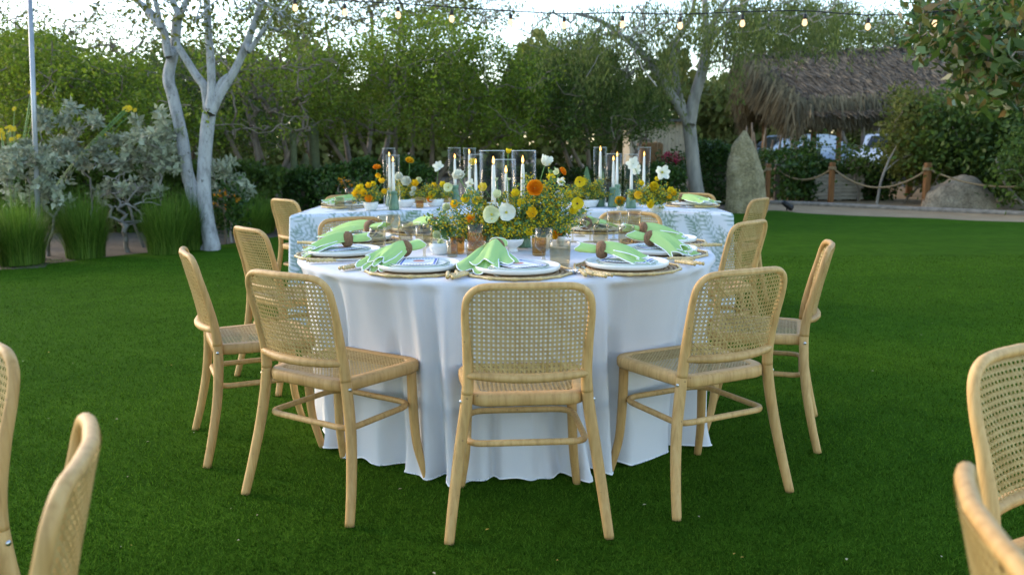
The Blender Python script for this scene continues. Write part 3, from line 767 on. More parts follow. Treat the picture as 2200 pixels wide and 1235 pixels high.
for px, py, kind, lb in ((812, 531, 't', 'smoked tumbler past the napkin ring of the second setting'), (846, 522, 'g', 'smoked goblet among the glasses near the long flower bowl'), (872, 516, 't', 'smoked tumbler farther in among the tree-side glasses'),
                         (912, 556, 'g', 'smoked goblet near the fluted grey votive'), (884, 535, 'c', 'smoked coupe glass between two tree-side goblets'), (830, 512, 'c', 'smoked coupe glass before the napkin nearest the fern-print cloth'), (925, 520, 't', 'smoked tumbler close to the flower stems'),
                         (1290, 522, 't', 'smoked tumbler on the stone side beside a napkin'), (1345, 527, 't', 'smoked tumbler leaning close to the stone-side plate'), (1245, 508, 'g', 'smoked goblet beyond the orange bud vase'),
                         (1318, 516, 'g', 'smoked goblet in the stone-side group of glasses'), (1268, 520, 'c', 'smoked coupe glass on the stone side'), (1230, 520, 'c', 'smoked coupe glass beside the bud vase'), (1362, 508, 'g', 'smoked goblet before the rear stone-side napkin')):
    put_glass({'t': 'tumbler', 'g': 'goblet', 'c': 'coupe'}[kind], {'t': tumbler(.038, .092), 'g': goblet(.036, .135, 'smoke'), 'c': coupe(.045, .115)}[kind], px, py, lb)
put_glass('tumbler', tumbler(.036, .085), 730, 449, 'smoked tumbler on the fern-print cloth by the tree-end plate', group='glasses on the fern table')
put_glass('coupe', coupe(.042, .07), 756, 452, 'low smoked coupe on the fern-print cloth by the tree end', group='glasses on the fern table')
put_glass('goblet', goblet(.036, .13, 'smoke'), 752, 440, 'smoked goblet on the fern-print cloth behind the coupe', group='glasses on the fern table')
# orange table card with a white flourish
p = gnd(1028, 539, TZ); o = empty('table_card', p, R(4)); tag(o, 'orange standing card with a white looped flourish by the flowers', 'card')
ORANGE = plain('orange_card', (0.80, 0.33, 0.045), .7, .05)
m = MB(); m.box((-.010, 0, .045), (.074, .0016, .09)); m.build('front_panel', ORANGE, o, False)
m = MB(); m.box((.040, .012, .045), (.028, .0016, .09), R(28)); m.build('side_panel', ORANGE, o, False)
m = MB(); lp = spline([(-.030, -.0018, .022), (-.018, -.0018, .035), (-.004, -.0018, .050), (.005, -.0018, .066), (-.004, -.0018, .075), (-.014, -.0018, .066), (-.008, -.0018, .050), (.004, -.0018, .038), (.016, -.0018, .026), (.004, -.0018, .022), (-.008, -.0018, .030)], 5)
m.tube(lp, .0016, 5); m.build('white_flourish', WHITE_THREAD, o)

# ------------------------------------------------------------------ candles
@shared
def holder_mesh(h):
    m = MB(); r = .038 if h > .1 else .034; m.lathe([(0, 0), (r, 0), (r * 1.02, .004), (r * .92, h * .35), (r * .66, h * .74), (r * .52, h * .80), (r * .70, h * .86), (r * .74, h * .95), (r * .70, h), (.012, h), (.0115, h - .02), (0, h - .02)], 26); return m.mesh('candle_holder', GREEN_CERAMIC)
@shared
def taper_mesh(h):
    m = MB(); m.lathe([(0, 0), (.0115, 0), (.0112, h * .3), (.0085, h * .85), (.0068, h * .985), (.0045, h), (0, h - .002)], 14); return m.mesh('taper', WAX)
@shared
def flame_mesh():
    m = MB(); m.lathe([(0, 0), (.0035, .003), (.0055, .010), (.005, .018), (.0022, .028), (0, .036)], 10); return m.mesh('flame', FLAME)
@shared
def wick_mesh():
    m = MB(); m.tube([(0, 0, -.002), (.0005, 0, .009)], .0009, 5); return m.mesh('wick', BLACK)
@shared
def chimney(r, h):
    m = MB(); t = .0022; m.lathe([(r - t, 0), (r, 0), (r, h), (r - t, h)], 36, close=True); return m.mesh('hurricane', GLASS)
def candle(px, ytop, depth, hold, glass_r, ygl, where, group, base=TZ):
    """px = column, ytop = row of the candle's tip, ygl = row of the glass rim"""
    tip = atd(px, ytop, depth); x, y = tip.x, tip.y
    o = link('candle_holder', holder_mesh(round(hold, 3)), loc=(x, y, base + .0005)); tag(o, 'green ceramic cone candle holder ' + where, 'candle holder', group + ' holders')
    L = tip.z - (base + hold - .018)
    c = empty('taper_candle', (x, y, base + hold - .018)); tag(c, 'lit white taper candle ' + where, 'candle', group + ' tapers')
    link('wax', taper_mesh(round(L, 3)), c); link('wick', wick_mesh(), c, (0, 0, L - .003)); link('flame', flame_mesh(), c, (0, 0, L + .003))
    if ygl:
        gt = atd(px, ygl, depth).z; g_ = link('hurricane_glass', chimney(glass_r, round(gt - base - .001, 3)), loc=(x + rnd.uniform(-.006, .006), y, base + .001)); rim_ = MB(); rim_.tube([(glass_r * math.cos(a_), glass_r * math.sin(a_), gt - base - .001) for a_ in np.linspace(0, 6.2832, 37)[:-1]], .0014, 5, closed=True); rim_.build('rim', RIM, g_); tag(g_, 'clear glass hurricane cylinder around the candle ' + where, 'glass cylinder', group + ' hurricanes')
RC, FC = 'round table candle', 'fern table candle'
candle(1060, 354, 3.86, .155, .056, 324, 'tallest of three amid the round table flowers', RC)
candle(1123, 352, 3.98, .135, .056, 324, 'behind the big orange ranunculus on the round table', RC)
candle(1087, 373, 4.14, .115, .052, 343, 'shortest of three amid the round table flowers', RC)
for px, yt, d, h, gr, yg, w in ((844, 348, 6.32, .135, .050, 334, 'beside the tree-end flower bowl'), (836, 337, 6.75, .115, .050, 319, 'behind the tree-end flower bowl'),
                                (977, 341, 6.72, .155, .050, 318, 'by the middle flowers, next to the tall iris'), (1008, 331, 6.9, .175, .050, 319, 'by the middle flowers, tallest there'), (1022, 352, 6.6, .12, .048, 332, 'by the middle flowers, lowest there'),
                                (1290, 325, 6.55, .205, .050, 317, 'on the tallest green cone, stone side'), (1318, 346, 6.5, .145, .060, 331, 'second from the tallest cone, stone side'),
                                (1326, 337, 6.85, .150, .050, None, 'standing bare behind the others, stone side'), (1357, 352, 6.38, .135, .052, 332, 'on the lowest cone beside the stone-end bowl'), (1384, 336, 6.8, .13, .050, 317, 'behind the stone-end flower bowl')):
    candle(px, yt, d, h, gr, yg, w, FC)
p = gnd(902, 447, TZ); o = link('votive_glass', fluted(.03, .055, 'amber'), loc=p); tag(o, 'small amber votive glass on the fern-print cloth', 'votive')

# ------------------------------------------------------------------ flowers
PETAL = {k: leafmat('petal_' + k, v, .55, .35, .2) for k, v in {
    'orange': [(0.80, 0.24, 0.008), (0.85, 0.32, 0.012), (0.88, 0.40, 0.02)], 'yellow': [(0.70, 0.52, 0.015), (0.78, 0.62, 0.03)], 'white': [(0.78, 0.78, 0.74), (0.84, 0.84, 0.8)],
    'cream': [(0.66, 0.70, 0.46), (0.76, 0.78, 0.58)], 'gold': [(0.76, 0.42, 0.012), (0.82, 0.55, 0.02)]}.items()}
STEM = plain('flower_stem', (0.12, 0.24, 0.06), .6, .2)
HEART = plain('flower_heart', (0.45, 0.40, 0.05), .7, .2); DARK_HEART = plain('dark_flower_heart', (0.05, 0.035, 0.02), .8, .2)
SPRIG = leafmat('sprig_leaf', [(0.09, 0.18, 0.08), (0.15, 0.27, 0.12), (0.13, 0.25, 0.05)], .55, .25)
DOTS = leafmat('wattle_dots', [(0.52, 0.46, 0.02), (0.72, 0.58, 0.02), (0.74, 0.46, 0.02), (0.56, 0.58, 0.05)], .7, .2)
def petal(m, a, r, cup, w, tilt0=0.0, ruff=.06, off=.12, seed=0):
    """one petal leaving the middle at angle a, radius r, rising by cup"""
    rows = []
    for i in range(6):
        s = i / 5; ww = w * r * (math.sin(math.pi * (.12 + .76 * s)) ** .7); row = []
        for j in range(5):
            t = -1 + j / 2; rr = r * (off + (1 - off) * s) * (1 - .10 * t * t * s); z = cup * r * s ** 1.6 + tilt0 * r * s + ruff * r * s * math.sin(3 * t + seed + 4 * s) + .10 * r * t * t * (1 if cup > 0 else .2)
            row.append((rr * math.cos(a) - ww * t * math.sin(a), rr * math.sin(a) + ww * t * math.cos(a), z))
        rows.append(row)
    m.grid(rows)
@shared
def bloom(kind, r, seed):
    rg = random.Random(seed); m = MB()
    if kind == 'ranunculus':
        for k in range(9):
            f = k / 8; n = 6 if k < 7 else 4
            for i in range(n): petal(m, 2 * math.pi * i / n + k * .7 + rg.uniform(-.15, .15), r * (1.0 - .78 * f), .12 + 1.3 * f, .62, .08 + .16 * f, .05, .2, rg.random() * 6)
    elif kind == 'poppy':
        for k, n in ((0, 3), (1, 3)):
            for i in range(n): petal(m, 2 * math.pi * i / n + k * 1.05 + rg.uniform(-.12, .12), r * (1 - .08 * k), .32 + .12 * k, .78, .05, .10, .05, rg.random() * 6)
    elif kind == 'star':
        for i in range(6): petal(m, 2 * math.pi * i / 6 + rg.uniform(-.15, .15), r * rg.uniform(.85, 1.05), .35 * (i % 2), .38, .18, .06, .04, rg.random() * 6)
    elif kind == 'tulip':
        for k, n in ((0, 3), (1, 3)):
            for i in range(n): petal(m, 2 * math.pi * i / n + k * 1.05, r * .8, 1.35 - .2 * k, .62, .1, .05, .05, rg.random() * 6)
    elif kind == 'trumpet':
        for i in range(6): petal(m, 2 * math.pi * i / 6 + rg.uniform(-.1, .1), r, .75, .5, .35, .08, .06, rg.random() * 6)
    elif kind == 'ruffle':
        for k in range(5):
            for i in range(6): petal(m, 2 * math.pi * i / 6 + k * .5, r * (1 - .15 * k), .2 + .3 * k, .6, .1, .2, .1, rg.random() * 6)
    return m
def flower(parent, at, root, kind, col, r, face, seed, heart=None):
    """bloom at point `at` facing `face`, its stem rising from `root`"""
    b = bloom(kind, r, seed); face = Vector(face).normalized()
    rot = face.to_track_quat('Z', 'Y').to_euler()
    o = b.build('flower', PETAL[col], parent, loc=Vector(at) - parent.location, rot=rot)
    if heart and kind in ('poppy', 'star', 'trumpet'):
        m = MB(); m.lathe([(0, .10 * r), (.10 * r, .10 * r), (.16 * r, .17 * r), (.13 * r, .25 * r), (0, .28 * r)], 8); m.build('flower_heart', heart, o)
    inv = rot.to_matrix().inverted(); q = inv @ (Vector(root) - Vector(at)); m = MB()
    mid = q * .5 + inv @ Vector((rnd.uniform(-.02, .02), rnd.uniform(-.02, .02), .01)) + Vector((0, 0, -.15 * q.length))
    c = spline([(0, 0, .005 * r), tuple(mid * .5), tuple(mid), tuple(q)], 4); m.tube(c, .0016 if r < .025 else .002, 5); m.build('stem', STEM, o)
    return o
def sprigs(parent, c, rad, n, seed, leafn=20, dotn=17, dot=.0046, leaf=.015, up=.3, low=-.35):
    """filler: thin stems radiating from the bowl set with small leaves and yellow dots"""
    r = np.random.default_rng(seed); st = MB(); LV, DV = [], []
    c = np.array(c); rad = np.array(rad)
    base = c - np.array(parent.location)
    for _ in range(n):
        d = r.normal(0, 1, 3); d[2] = abs(d[2]) * .9 + low * r.random(); d /= np.linalg.norm(d)
        tip = base + d * rad * (.45 + .58 * r.random()); b0 = base + np.array([r.normal(0, .012), r.normal(0, .012), -rad[2] * .28])
        mid = (b0 + tip) / 2 + np.array([0, 0, up * rad[2] * .35]) + r.normal(0, .01, 3)
        pts = [b0 * (1 - t) ** 2 + 2 * mid * t * (1 - t) + tip * t * t for t in np.linspace(0, 1, 6)]
        st.tube([tuple(p) for p in pts], [.0012] * 5 + [.0006], 4, cap=False)
        for k in range(leafn):
            t = .35 + .65 * r.random(); p = b0 * (1 - t) ** 2 + 2 * mid * t * (1 - t) + tip * t * t + r.normal(0, .009, 3); LV.append(p)
        for k in range(dotn):
            t = .55 + .45 * r.random(); p = b0 * (1 - t) ** 2 + 2 * mid * t * (1 - t) + tip * t * t + r.normal(0, .011, 3); DV.append(p)
    st.build('stems', STEM, parent)
    if LV: tag(link('sprig_leaves', leaf_mesh('sprig_leaves', np.array(LV), leaf, leaf * .38, SPRIG, r, .5), parent), kind='stuff')
    if DV:
        D = np.array(DV); k = len(D); oc = np.array([(1, 0, 0), (-1, 0, 0), (0, 1, 0), (0, -1, 0), (0, 0, 1), (0, 0, -1)]) * 1.0
        s = dot * (.6 + .7 * r.random(k)); V = (D[:, None, :] + oc[None] * s[:, None, None]).reshape(-1, 3)
        f = np.array([(0, 2, 4), (2, 1, 4), (1, 3, 4), (3, 0, 4), (2, 0, 5), (1, 2, 5), (3, 1, 5), (0, 3, 5)]); Q = (np.arange(k)[:, None, None] * 6 + f[None]).reshape(-1, 3)
        tag(link('yellow_dots', np_mesh('yellow_dots', V, Q, DOTS, True), parent), kind='stuff')
def leaf_mesh(name, P, L, W, mat, r, droop=.0, dirs=None, bend=.25, Ls=.35):
    """one folded diamond leaf at each point"""
    n = len(P); d = r.normal(0, 1, (n, 3)) if dirs is None else dirs + r.normal(0, .45, (n, 3)); d[:, 2] -= droop
    d /= np.linalg.norm(d, axis=1)[:, None] + 1e-9
    s = np.cross(d, r.normal(0, 1, (n, 3))); s /= np.linalg.norm(s, axis=1)[:, None] + 1e-9; nn = np.cross(d, s)
    l = (L * (1 + Ls * (2 * r.random(n) - 1)))[:, None]; w = W * l / L
    V = np.stack([P - d * l * .5, P + s * w - d * l * .05 + nn * w * bend, P + d * l * .5 - nn * l * .08, P - s * w - d * l * .05 + nn * w * bend], 1).reshape(-1, 3)
    return np_mesh(name, V, np.arange(4 * n).reshape(n, 4), mat)
def bowl_mesh(r, h, foot):
    m = MB()
    if foot: m.lathe([(0, 0), (r * .52, 0), (r * .50, .004), (r * .36, h * .22), (r * .42, h * .34), (r * .80, h * .55), (r * .97, h * .82), (r, h), (r * .95, h), (r * .75, h * .6), (0, h * .42)], 30)
    else: m.lathe([(0, 0), (r * .62, 0), (r * .72, h * .12), (r * .94, h * .6), (r, h), (r * .95, h), (r * .88, h * .6), (0, h * .2)], 30)
    return m.mesh('bowl', STONEWARE)
FRONT = (-.05, -1, .35)
def arrangement(px, py, z, r, h, foot, label, fill, flowers, group, blabel):
    p = gnd(px, py, z); o = link('bowl', bowl_mesh(r, h, foot), loc=(p.x, p.y, z + .0005)); tag(o, blabel, 'bowl', 'white bowls of flowers')
    a = empty('flower_arrangement', (p.x, p.y, z + h * .7)); tag(a, label, 'flowers', group)
    for (dx, dy, dz, rad, n, seed, kw) in fill: sprigs(a, (p.x + dx, p.y + dy, z + h + dz), rad, n, seed, **kw)
    for i, (fx, fy, dd, kind, col, fr, face, heart) in enumerate(flowers):
        q = atd(fx, fy, p.y + dd); flower(a, q, (p.x + (q.x - p.x) * .12, p.y + dd * .2, z + h * .6), kind, col, fr, face, int(px) + i * 7, heart)
    return a
H, DH = HEART, DARK_HEART
RF, FF = 'flowers on the round table', 'flowers on the fern table'
arrangement(1102, 541, TZ, .049, .058, True, 'big loose arrangement of yellow wattle, white poppies and an orange ranunculus',
    [(.0, .08, .06, (.33, .16, .23), 90, 1, {}), (-.13, .07, .03, (.20, .14, .20), 58, 2, {}), (.13, .10, .07, (.22, .14, .27), 74, 3, {}), (0, .03, .03, (.14, .09, .07), 46, 4, dict(dotn=26, low=-.1)), (-.24, .16, .0, (.11, .1, .12), 16, 44, dict(leafn=26, dotn=5))],
    [(1149, 404, -.02, 'ranunculus', 'orange', .037, (.05, -1, .25), None), (1057, 461, -.06, 'poppy', 'cream', .039, (-.25, -1, .15), H), (1087, 457, -.05, 'poppy', 'white', .040, (.3, -1, .25), H),
     (1071, 424, .0, 'tulip', 'cream', .026, (-.2, -.5, .6), None), (1170, 356, .12, 'tulip', 'white', .036, (.35, -.4, .9), None), (1208, 369, .14, 'ranunculus', 'orange', .021, (.7, -.5, .5), None),
     (1245, 391, .1, 'poppy', 'yellow', .025, (.2, -1, .1), DH), (1240, 438, .03, 'poppy', 'yellow', .028, (.1, -1, .2), DH), (985, 379, .1, 'ruffle', 'white', .031, (-.1, -.6, .8), None),
     (963, 403, .12, 'poppy', 'cream', .021, (-.1, -1, .2), H), (1204, 392, .2, 'star', 'white', .024, (.2, -1, .4), H), (1192, 441, .08, 'trumpet', 'gold', .026, (.1, -1, .4), None), (1145, 459, .0, 'trumpet', 'gold', .026, (-.2, -1, .3), None),
     (1014, 471, .02, 'trumpet', 'orange', .022, (-.1, -1, .2), None), (1092, 330, .1, 'tulip', 'yellow', .017, (.1, -.3, 1), None), (1026, 433, .08, 'trumpet', 'yellow', .02, (-.3, -1, .4), None), (1200, 372, .16, 'trumpet', 'cream', .018, (-.7, -.6, .4), None),
     (1067, 388, .05, 'tulip', 'cream', .010, (0, -.2, 1), None), (1093, 388, .05, 'tulip', 'cream', .010, (.1, -.2, 1), None), (1135, 500, -.03, 'trumpet', 'yellow', .017, (.1, -1, .3), None), (1172, 405, .1, 'trumpet', 'gold', .018, (0, -1, .5), None),
     (960, 446, .06, 'ruffle', 'cream', .02, (-.4, -1, .4), None), (1219, 418, .12, 'trumpet', 'yellow', .018, (.3, -1, .3), None), (1107, 418, .05, 'trumpet', 'yellow', .020, (0, -1, .5), None), (1040, 405, .08, 'trumpet', 'yellow', .022, (-.3, -1, .4), None), (1003, 430, .08, 'trumpet', 'yellow', .022, (-.3, -1, .4), None), (1182, 385, .12, 'trumpet', 'yellow', .02, (.2, -1, .5), None), (1228, 455, .06, 'trumpet', 'yellow', .02, (.3, -1, .4), None), (1010, 395, .1, 'star', 'white', .022, (-.2, -1, .4), H), (1200, 420, .1, 'ruffle', 'white', .022, (.2, -1, .4), None), (980, 440, .06, 'trumpet', 'gold', .02, (-.4, -1, .3), None), (1120, 440, .02, 'trumpet', 'yellow', .02, (0, -1, .4), None)],
    RF, 'small white footed bowl at the foot of the big arrangement')
arrangement(944, 546, TZ, .046, .05, False, 'low tuft of cream blossom spilling from a white bowl near the tree-side glasses', [(0, .05, .05, (.09, .08, .09), 22, 5, dict(dotn=8, leafn=22))],
    [(938, 505, .0, 'ruffle', 'cream', .02, FRONT, None), (955, 470, .08, 'ruffle', 'cream', .018, FRONT, None), (948, 522, 0, 'trumpet', 'cream', .016, FRONT, None)], RF, 'plain white bowl beside the fluted votive')
arrangement(1204, 528, TZ, .022, .045, False, 'little posy of orange trumpets in a bud vase', [(0, 0, .02, (.055, .05, .05), 14, 6, dict(dotn=4))],
    [(1200, 499, -.01, 'trumpet', 'orange', .024, FRONT, None), (1212, 492, .0, 'trumpet', 'gold', .02, (.4, -1, .3), None), (1195, 508, -.01, 'trumpet', 'gold', .018, (-.5, -1, .2), None)], RF, 'small white bud vase with orange trumpets')
arrangement(797, 452, TZ, .055, .06, False, 'yellow freesias and one orange ranunculus near the tree end of the fern table', [(0, 0, .03, (.14, .1, .12), 46, 7, dict(dotn=8))],
    [(810, 361, .0, 'ranunculus', 'orange', .032, (0, -.5, 1), None), (813, 374, .0, 'trumpet', 'gold', .022, (0, -.8, -.4), None), (775, 409, 0, 'trumpet', 'yellow', .035, FRONT, None), (766, 418, -.05, 'trumpet', 'gold', .03, FRONT, None), (783, 417, -.05, 'trumpet', 'gold', .03, FRONT, None),
     (793, 400, 0, 'trumpet', 'gold', .024, FRONT, None), (820, 393, 0, 'trumpet', 'gold', .025, (.1, -.6, .7), None), (794, 429, -.06, 'trumpet', 'orange', .03, FRONT, None), (827, 413, -.03, 'trumpet', 'gold', .022, FRONT, None), (803, 397, .02, 'trumpet', 'yellow', .022, FRONT, None), (777, 401, .02, 'trumpet', 'yellow', .02, FRONT, None)],
    FF, 'white bowl of freesias near the tree end of the fern table')
arrangement(871, 445, TZ, .075, .06, False, 'white ruffled blossoms over yellow wattle with one tall golden ranunculus', [(0, 0, .03, (.16, .1, .13), 42, 8, dict(dotn=20))],
    [(880, 346, 0, 'ranunculus', 'gold', .034, (.3, -.6, .8), None), (857, 380, 0, 'ruffle', 'white', .034, FRONT, None), (873, 390, 0, 'ruffle', 'white', .04, FRONT, None), (893, 396, 0, 'trumpet', 'gold', .03, FRONT, None), (889, 406, -.05, 'ruffle', 'white', .02, FRONT, None), (886, 416, -.05, 'ruffle', 'white', .022, FRONT, None), (900, 388, .03, 'ruffle', 'cream', .026, FRONT, None)],
    FF, 'white bowl under the white ruffled blossoms')
arrangement(935, 443, TZ, .07, .055, False, 'white iris rising over yellow and orange blooms at the middle of the fern table', [(0, 0, .03, (.17, .1, .11), 40, 9, dict(dotn=18))],
    [(942, 358, 0, 'star', 'white', .045, (-.2, -1, .4), None), (928, 419, -.05, 'poppy', 'yellow', .03, FRONT, DH), (925, 430, -.05, 'trumpet', 'orange', .028, FRONT, None), (933, 400, 0, 'trumpet', 'gold', .024, FRONT, None), (968, 405, .05, 'poppy', 'cream', .034, FRONT, H), (1016, 350, .1, 'trumpet', 'yellow', .03, FRONT, None), (952, 398, 0, 'trumpet', 'yellow', .026, FRONT, None)],
    FF, 'white bowl under the tall white iris')
arrangement(1268, 445, TZ, .065, .055, False, 'dense yellow wattle with two broad green leaves by the tallest candle cone', [(0, 0, .04, (.19, .1, .14), 58, 10, dict(dotn=24)), (-.15, 0, .02, (.13, .1, .1), 26, 11, dict(dotn=24))],
    [(1246, 406, 0, 'trumpet', 'orange', .022, FRONT, None), (1257, 392, 0, 'trumpet', 'gold', .022, FRONT, None), (1262, 424, -.05, 'ruffle', 'white', .014, FRONT, None), (1240, 420, -.03, 'trumpet', 'yellow', .02, FRONT, None)], FF, 'white bowl by the tallest candle cone')
arrangement(1411, 456, TZ, .058, .055, False, 'yellow wattle with one tall white open tulip at the stone end of the fern table', [(0, 0, .03, (.17, .1, .15), 62, 12, dict(dotn=18)), (-.1, .05, .04, (.12, .1, .12), 26, 13, {})],
    [(1422, 371, 0, 'star', 'white', .058, (.1, -1, .3), H), (1360, 352, .2, 'star', 'white', .05, (-.2, -1, .3), None), (1366, 366, .2, 'star', 'white', .04, (.3, -1, .3), None), (1405, 401, 0, 'ruffle', 'yellow', .034, FRONT, None), (1396, 443, -.08, 'trumpet', 'yellow', .026, FRONT, None), (1440, 410, -.02, 'trumpet', 'yellow', .024, FRONT, None), (1447, 416, -.02, 'trumpet', 'gold', .022, FRONT, None), (1371, 420, -.05, 'poppy', 'gold', .03, FRONT, None), (1437, 424, -.05, 'trumpet', 'gold', .018, FRONT, None), (1411, 386, 0, 'trumpet', 'yellow', .018, FRONT, None), (1378, 395, .1, 'trumpet', 'yellow', .02, FRONT, None), (1400, 436, -.08, 'trumpet', 'yellow', .02, FRONT, None)], FF, 'white bowl at the stone end of the fern table')
arrangement(1333, 452, TZ, .028, .03, False, 'tiny orange marigold-like bloom low between the candle cones', [(0, 0, .01, (.05, .04, .04), 8, 14, dict(dotn=2))], [(1331, 432, 0, 'ranunculus', 'gold', .036, FRONT, None), (1339, 430, .03, 'ranunculus', 'orange', .02, FRONT, None)], FF, 'tiny white cup between the candle cones')
# broad leaves by the tallest cone
p = gnd(1268, 445, TZ)
for i, (x0, y0, x1, y1, w, lb) in enumerate(((1275, 425, 1262, 358, .026, 'upright broad grey-green leaf standing free of the candles'), (1277, 425, 1293, 364, .024, 'broad grey-green leaf bending behind the tallest candle'))):
    a, b = atd(x0, y0, 6.62), atd(x1, y1, 6.62); m = MB(); rows = []
    for k in range(9):
        s = k / 8; c = a.lerp(b, s) + Vector((.02 * math.sin(s * 3) * (1 if i else -1), .02 * s, 0)); ww = w * math.sin(math.pi * min(1, .1 + .87 * s)) ** .7
        rows.append([c + Vector((-ww, -.006, 0)), c + Vector((0, .004, 0)), c + Vector((ww, -.006, 0))])
    m.grid(rows); tag(m.build('broad_leaf', plain('broad_leaf' + str(i), (0.10, 0.19, 0.09), .5, .2)), lb, 'leaf')

# ------------------------------------------------------------------ trees
class Tree:
    """skeleton of nodes; twigs reach out to points of the crown, branches thicken with what they carry"""
    def __init__(s, seed): s.p = []; s.par = []; s.fix = {}; s.r = np.random.default_rng(seed)
    def node(s, p, par, rad=None):
        s.p.append(np.array(p, float)); s.par.append(par)
        if rad is not None: s.fix[len(s.p) - 1] = rad
        return len(s.p) - 1
    def trunk(s, ctrl, start=-1, n=5):
        last = start; first = None
        for q in spline(ctrl, n):
            last = s.node(q[:3], last, q[3])
            if first is None: first = last
        return last
    def reach(s, pts, jit=.12, steps=4, rise=.25, minz=None):
        pts = sorted(pts, key=lambda q: min(np.linalg.norm(q - np.array(s.p), axis=1)))
        for q in pts:
            P = np.array(s.p); d = np.linalg.norm(P - q, axis=1) + .35 * np.clip(P[:, 2] - q[2], 0, 9) * 2
            if minz is not None: d = d + (P[:, 2] < minz) * 50
            i = int(np.argmin(d)); a = s.p[i]; L = np.linalg.norm(q - a); last = i
            mid = (a + q) / 2 + s.r.normal(0, jit * L, 3) + np.array([0, 0, rise * L * .25])
            for k in range(1, steps + 1):
                t = k / steps; c = a * (1 - t) ** 2 + 2 * mid * t * (1 - t) + q * t * t + (s.r.normal(0, .035 * L, 3) if k < steps else 0)
                last = s.node(c, last)
    def mesh(s, name, mat, tip=.008, power=.47, sides=6, mx=.4):
        n = len(s.p); cnt = np.zeros(n); child = np.zeros(n, int)
        for i in range(n - 1, -1, -1):
            cnt[i] += 1 if child[i] == 0 else 0
            if s.par[i] >= 0: cnt[s.par[i]] += cnt[i]; child[s.par[i]] += 1
        rad = np.minimum(mx, tip * cnt ** power)
        for i, v in s.fix.items(): rad[i] = v
        V, Q = [], []; ang = np.linspace(0, 2 * np.pi, sides, endpoint=False)
        for i in range(n):
            j = s.par[i]
            if j < 0: continue
            a, b = s.p[j], s.p[i]; d = b - a; L = np.linalg.norm(d)
            if L < 1e-6: continue
            d = d / L; h = np.array([0, 0, 1.]) if abs(d[2]) < .9 else np.array([1., 0, 0]); u = np.cross(d, h); u /= np.linalg.norm(u); w = np.cross(d, u)
            ra = min(rad[j], rad[i] * 1.35) if i not in s.fix else rad[j]; rb = rad[i]; c = np.cos(ang)[:, None] * u + np.sin(ang)[:, None] * w; o = len(V) * sides
            V.append(a - d * ra * .3 + c * ra); V.append(b + d * rb * .3 + c * rb)
            for k in range(sides): k2 = (k + 1) % sides; Q.append((o + k, o + k2, o + sides + k2, o + sides + k))
        return np_mesh(name, np.concatenate(V), np.array(Q), mat, True)
def lump(r, n, c, rad, k=9, keep=.62, flat=0.0):
    """n points through an uneven crown: a swarm of k sub-lumps inside an ellipsoid"""
    c, rad = np.array(c), np.array(rad); sub = r.normal(0, 1, (k, 3)); sub /= np.linalg.norm(sub, axis=1)[:, None]; sub *= (r.random(k) ** .4)[:, None] * keep; sub[:, 2] = np.abs(sub[:, 2]) * (1 - flat) - .25
    w = r.integers(0, k, n); q = r.normal(0, 1, (n, 3)); q /= np.linalg.norm(q, axis=1)[:, None]; q *= (r.random(n) ** .45)[:, None] * .46
    return c + (sub[w] + q) * rad
def crown_leaves(r, centers, per, spread, L, W, mat, droop=0.0, name='crown'):
    P = np.repeat(centers, per, 0) + r.normal(0, 1, (len(centers) * per, 3)) * np.array(spread)
    return leaf_mesh(name, P, L, W, mat, r, droop)
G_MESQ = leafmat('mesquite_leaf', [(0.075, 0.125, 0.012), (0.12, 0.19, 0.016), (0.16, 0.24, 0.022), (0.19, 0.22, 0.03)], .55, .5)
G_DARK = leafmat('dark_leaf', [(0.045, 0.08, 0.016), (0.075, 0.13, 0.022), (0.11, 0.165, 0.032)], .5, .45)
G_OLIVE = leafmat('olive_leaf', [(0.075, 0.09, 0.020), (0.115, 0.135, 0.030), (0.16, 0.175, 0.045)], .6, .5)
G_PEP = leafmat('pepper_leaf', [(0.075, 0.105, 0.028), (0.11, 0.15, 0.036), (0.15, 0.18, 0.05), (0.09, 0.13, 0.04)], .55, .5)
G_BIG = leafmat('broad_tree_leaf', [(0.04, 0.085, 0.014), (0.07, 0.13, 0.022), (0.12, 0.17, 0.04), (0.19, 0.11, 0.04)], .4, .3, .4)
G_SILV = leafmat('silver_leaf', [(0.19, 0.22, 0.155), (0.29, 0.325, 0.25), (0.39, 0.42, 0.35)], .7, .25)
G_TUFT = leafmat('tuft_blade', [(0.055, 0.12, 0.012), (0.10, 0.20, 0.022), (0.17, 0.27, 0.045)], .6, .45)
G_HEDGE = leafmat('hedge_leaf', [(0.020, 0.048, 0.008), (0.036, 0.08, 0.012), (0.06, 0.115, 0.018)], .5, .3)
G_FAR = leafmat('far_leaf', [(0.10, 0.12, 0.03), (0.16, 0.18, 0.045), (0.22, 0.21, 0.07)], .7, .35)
def W_(px, py, d): return np.array(atd(px, py, d))
TG = 'trees behind the lawn'
def finish(root_px, d, tree, bark, name, label, crown, group=TG, base=None, **kw):
    b = Vector(tree.p[0]) if base is None else base
    o = empty(name, (0, 0, 0)); o.location = (b.x, b.y, 0); tag(o, label, 'tree', group)
    t = link('trunk', tree.mesh('trunk', bark, **kw), o, (-b.x, -b.y, 0))
    for nm, me in crown: tag(link(nm, me, o, (-b.x, -b.y, 0)), kind='stuff')
    return o
def px_pts(r, n, d, spread_d, poly):
    """n points whose pixels fall inside the ellipses (cx,cy,rx,ry)"""
    out = []
    w = np.array([e[2] * e[3] for e in poly], float); w /= w.sum()
    for _ in range(n):
        e = poly[r.choice(len(poly), p=w)]; a = r.random() * 6.283; q = r.random() ** .5
        out.append(W_(e[0] + e[2] * q * math.cos(a), e[1] + e[3] * q * math.sin(a), d + r.normal(0, spread_d)))
    return out
def gz(px, d, z=0.0): q = W_(px, 400, d); return (q[0], d, z)
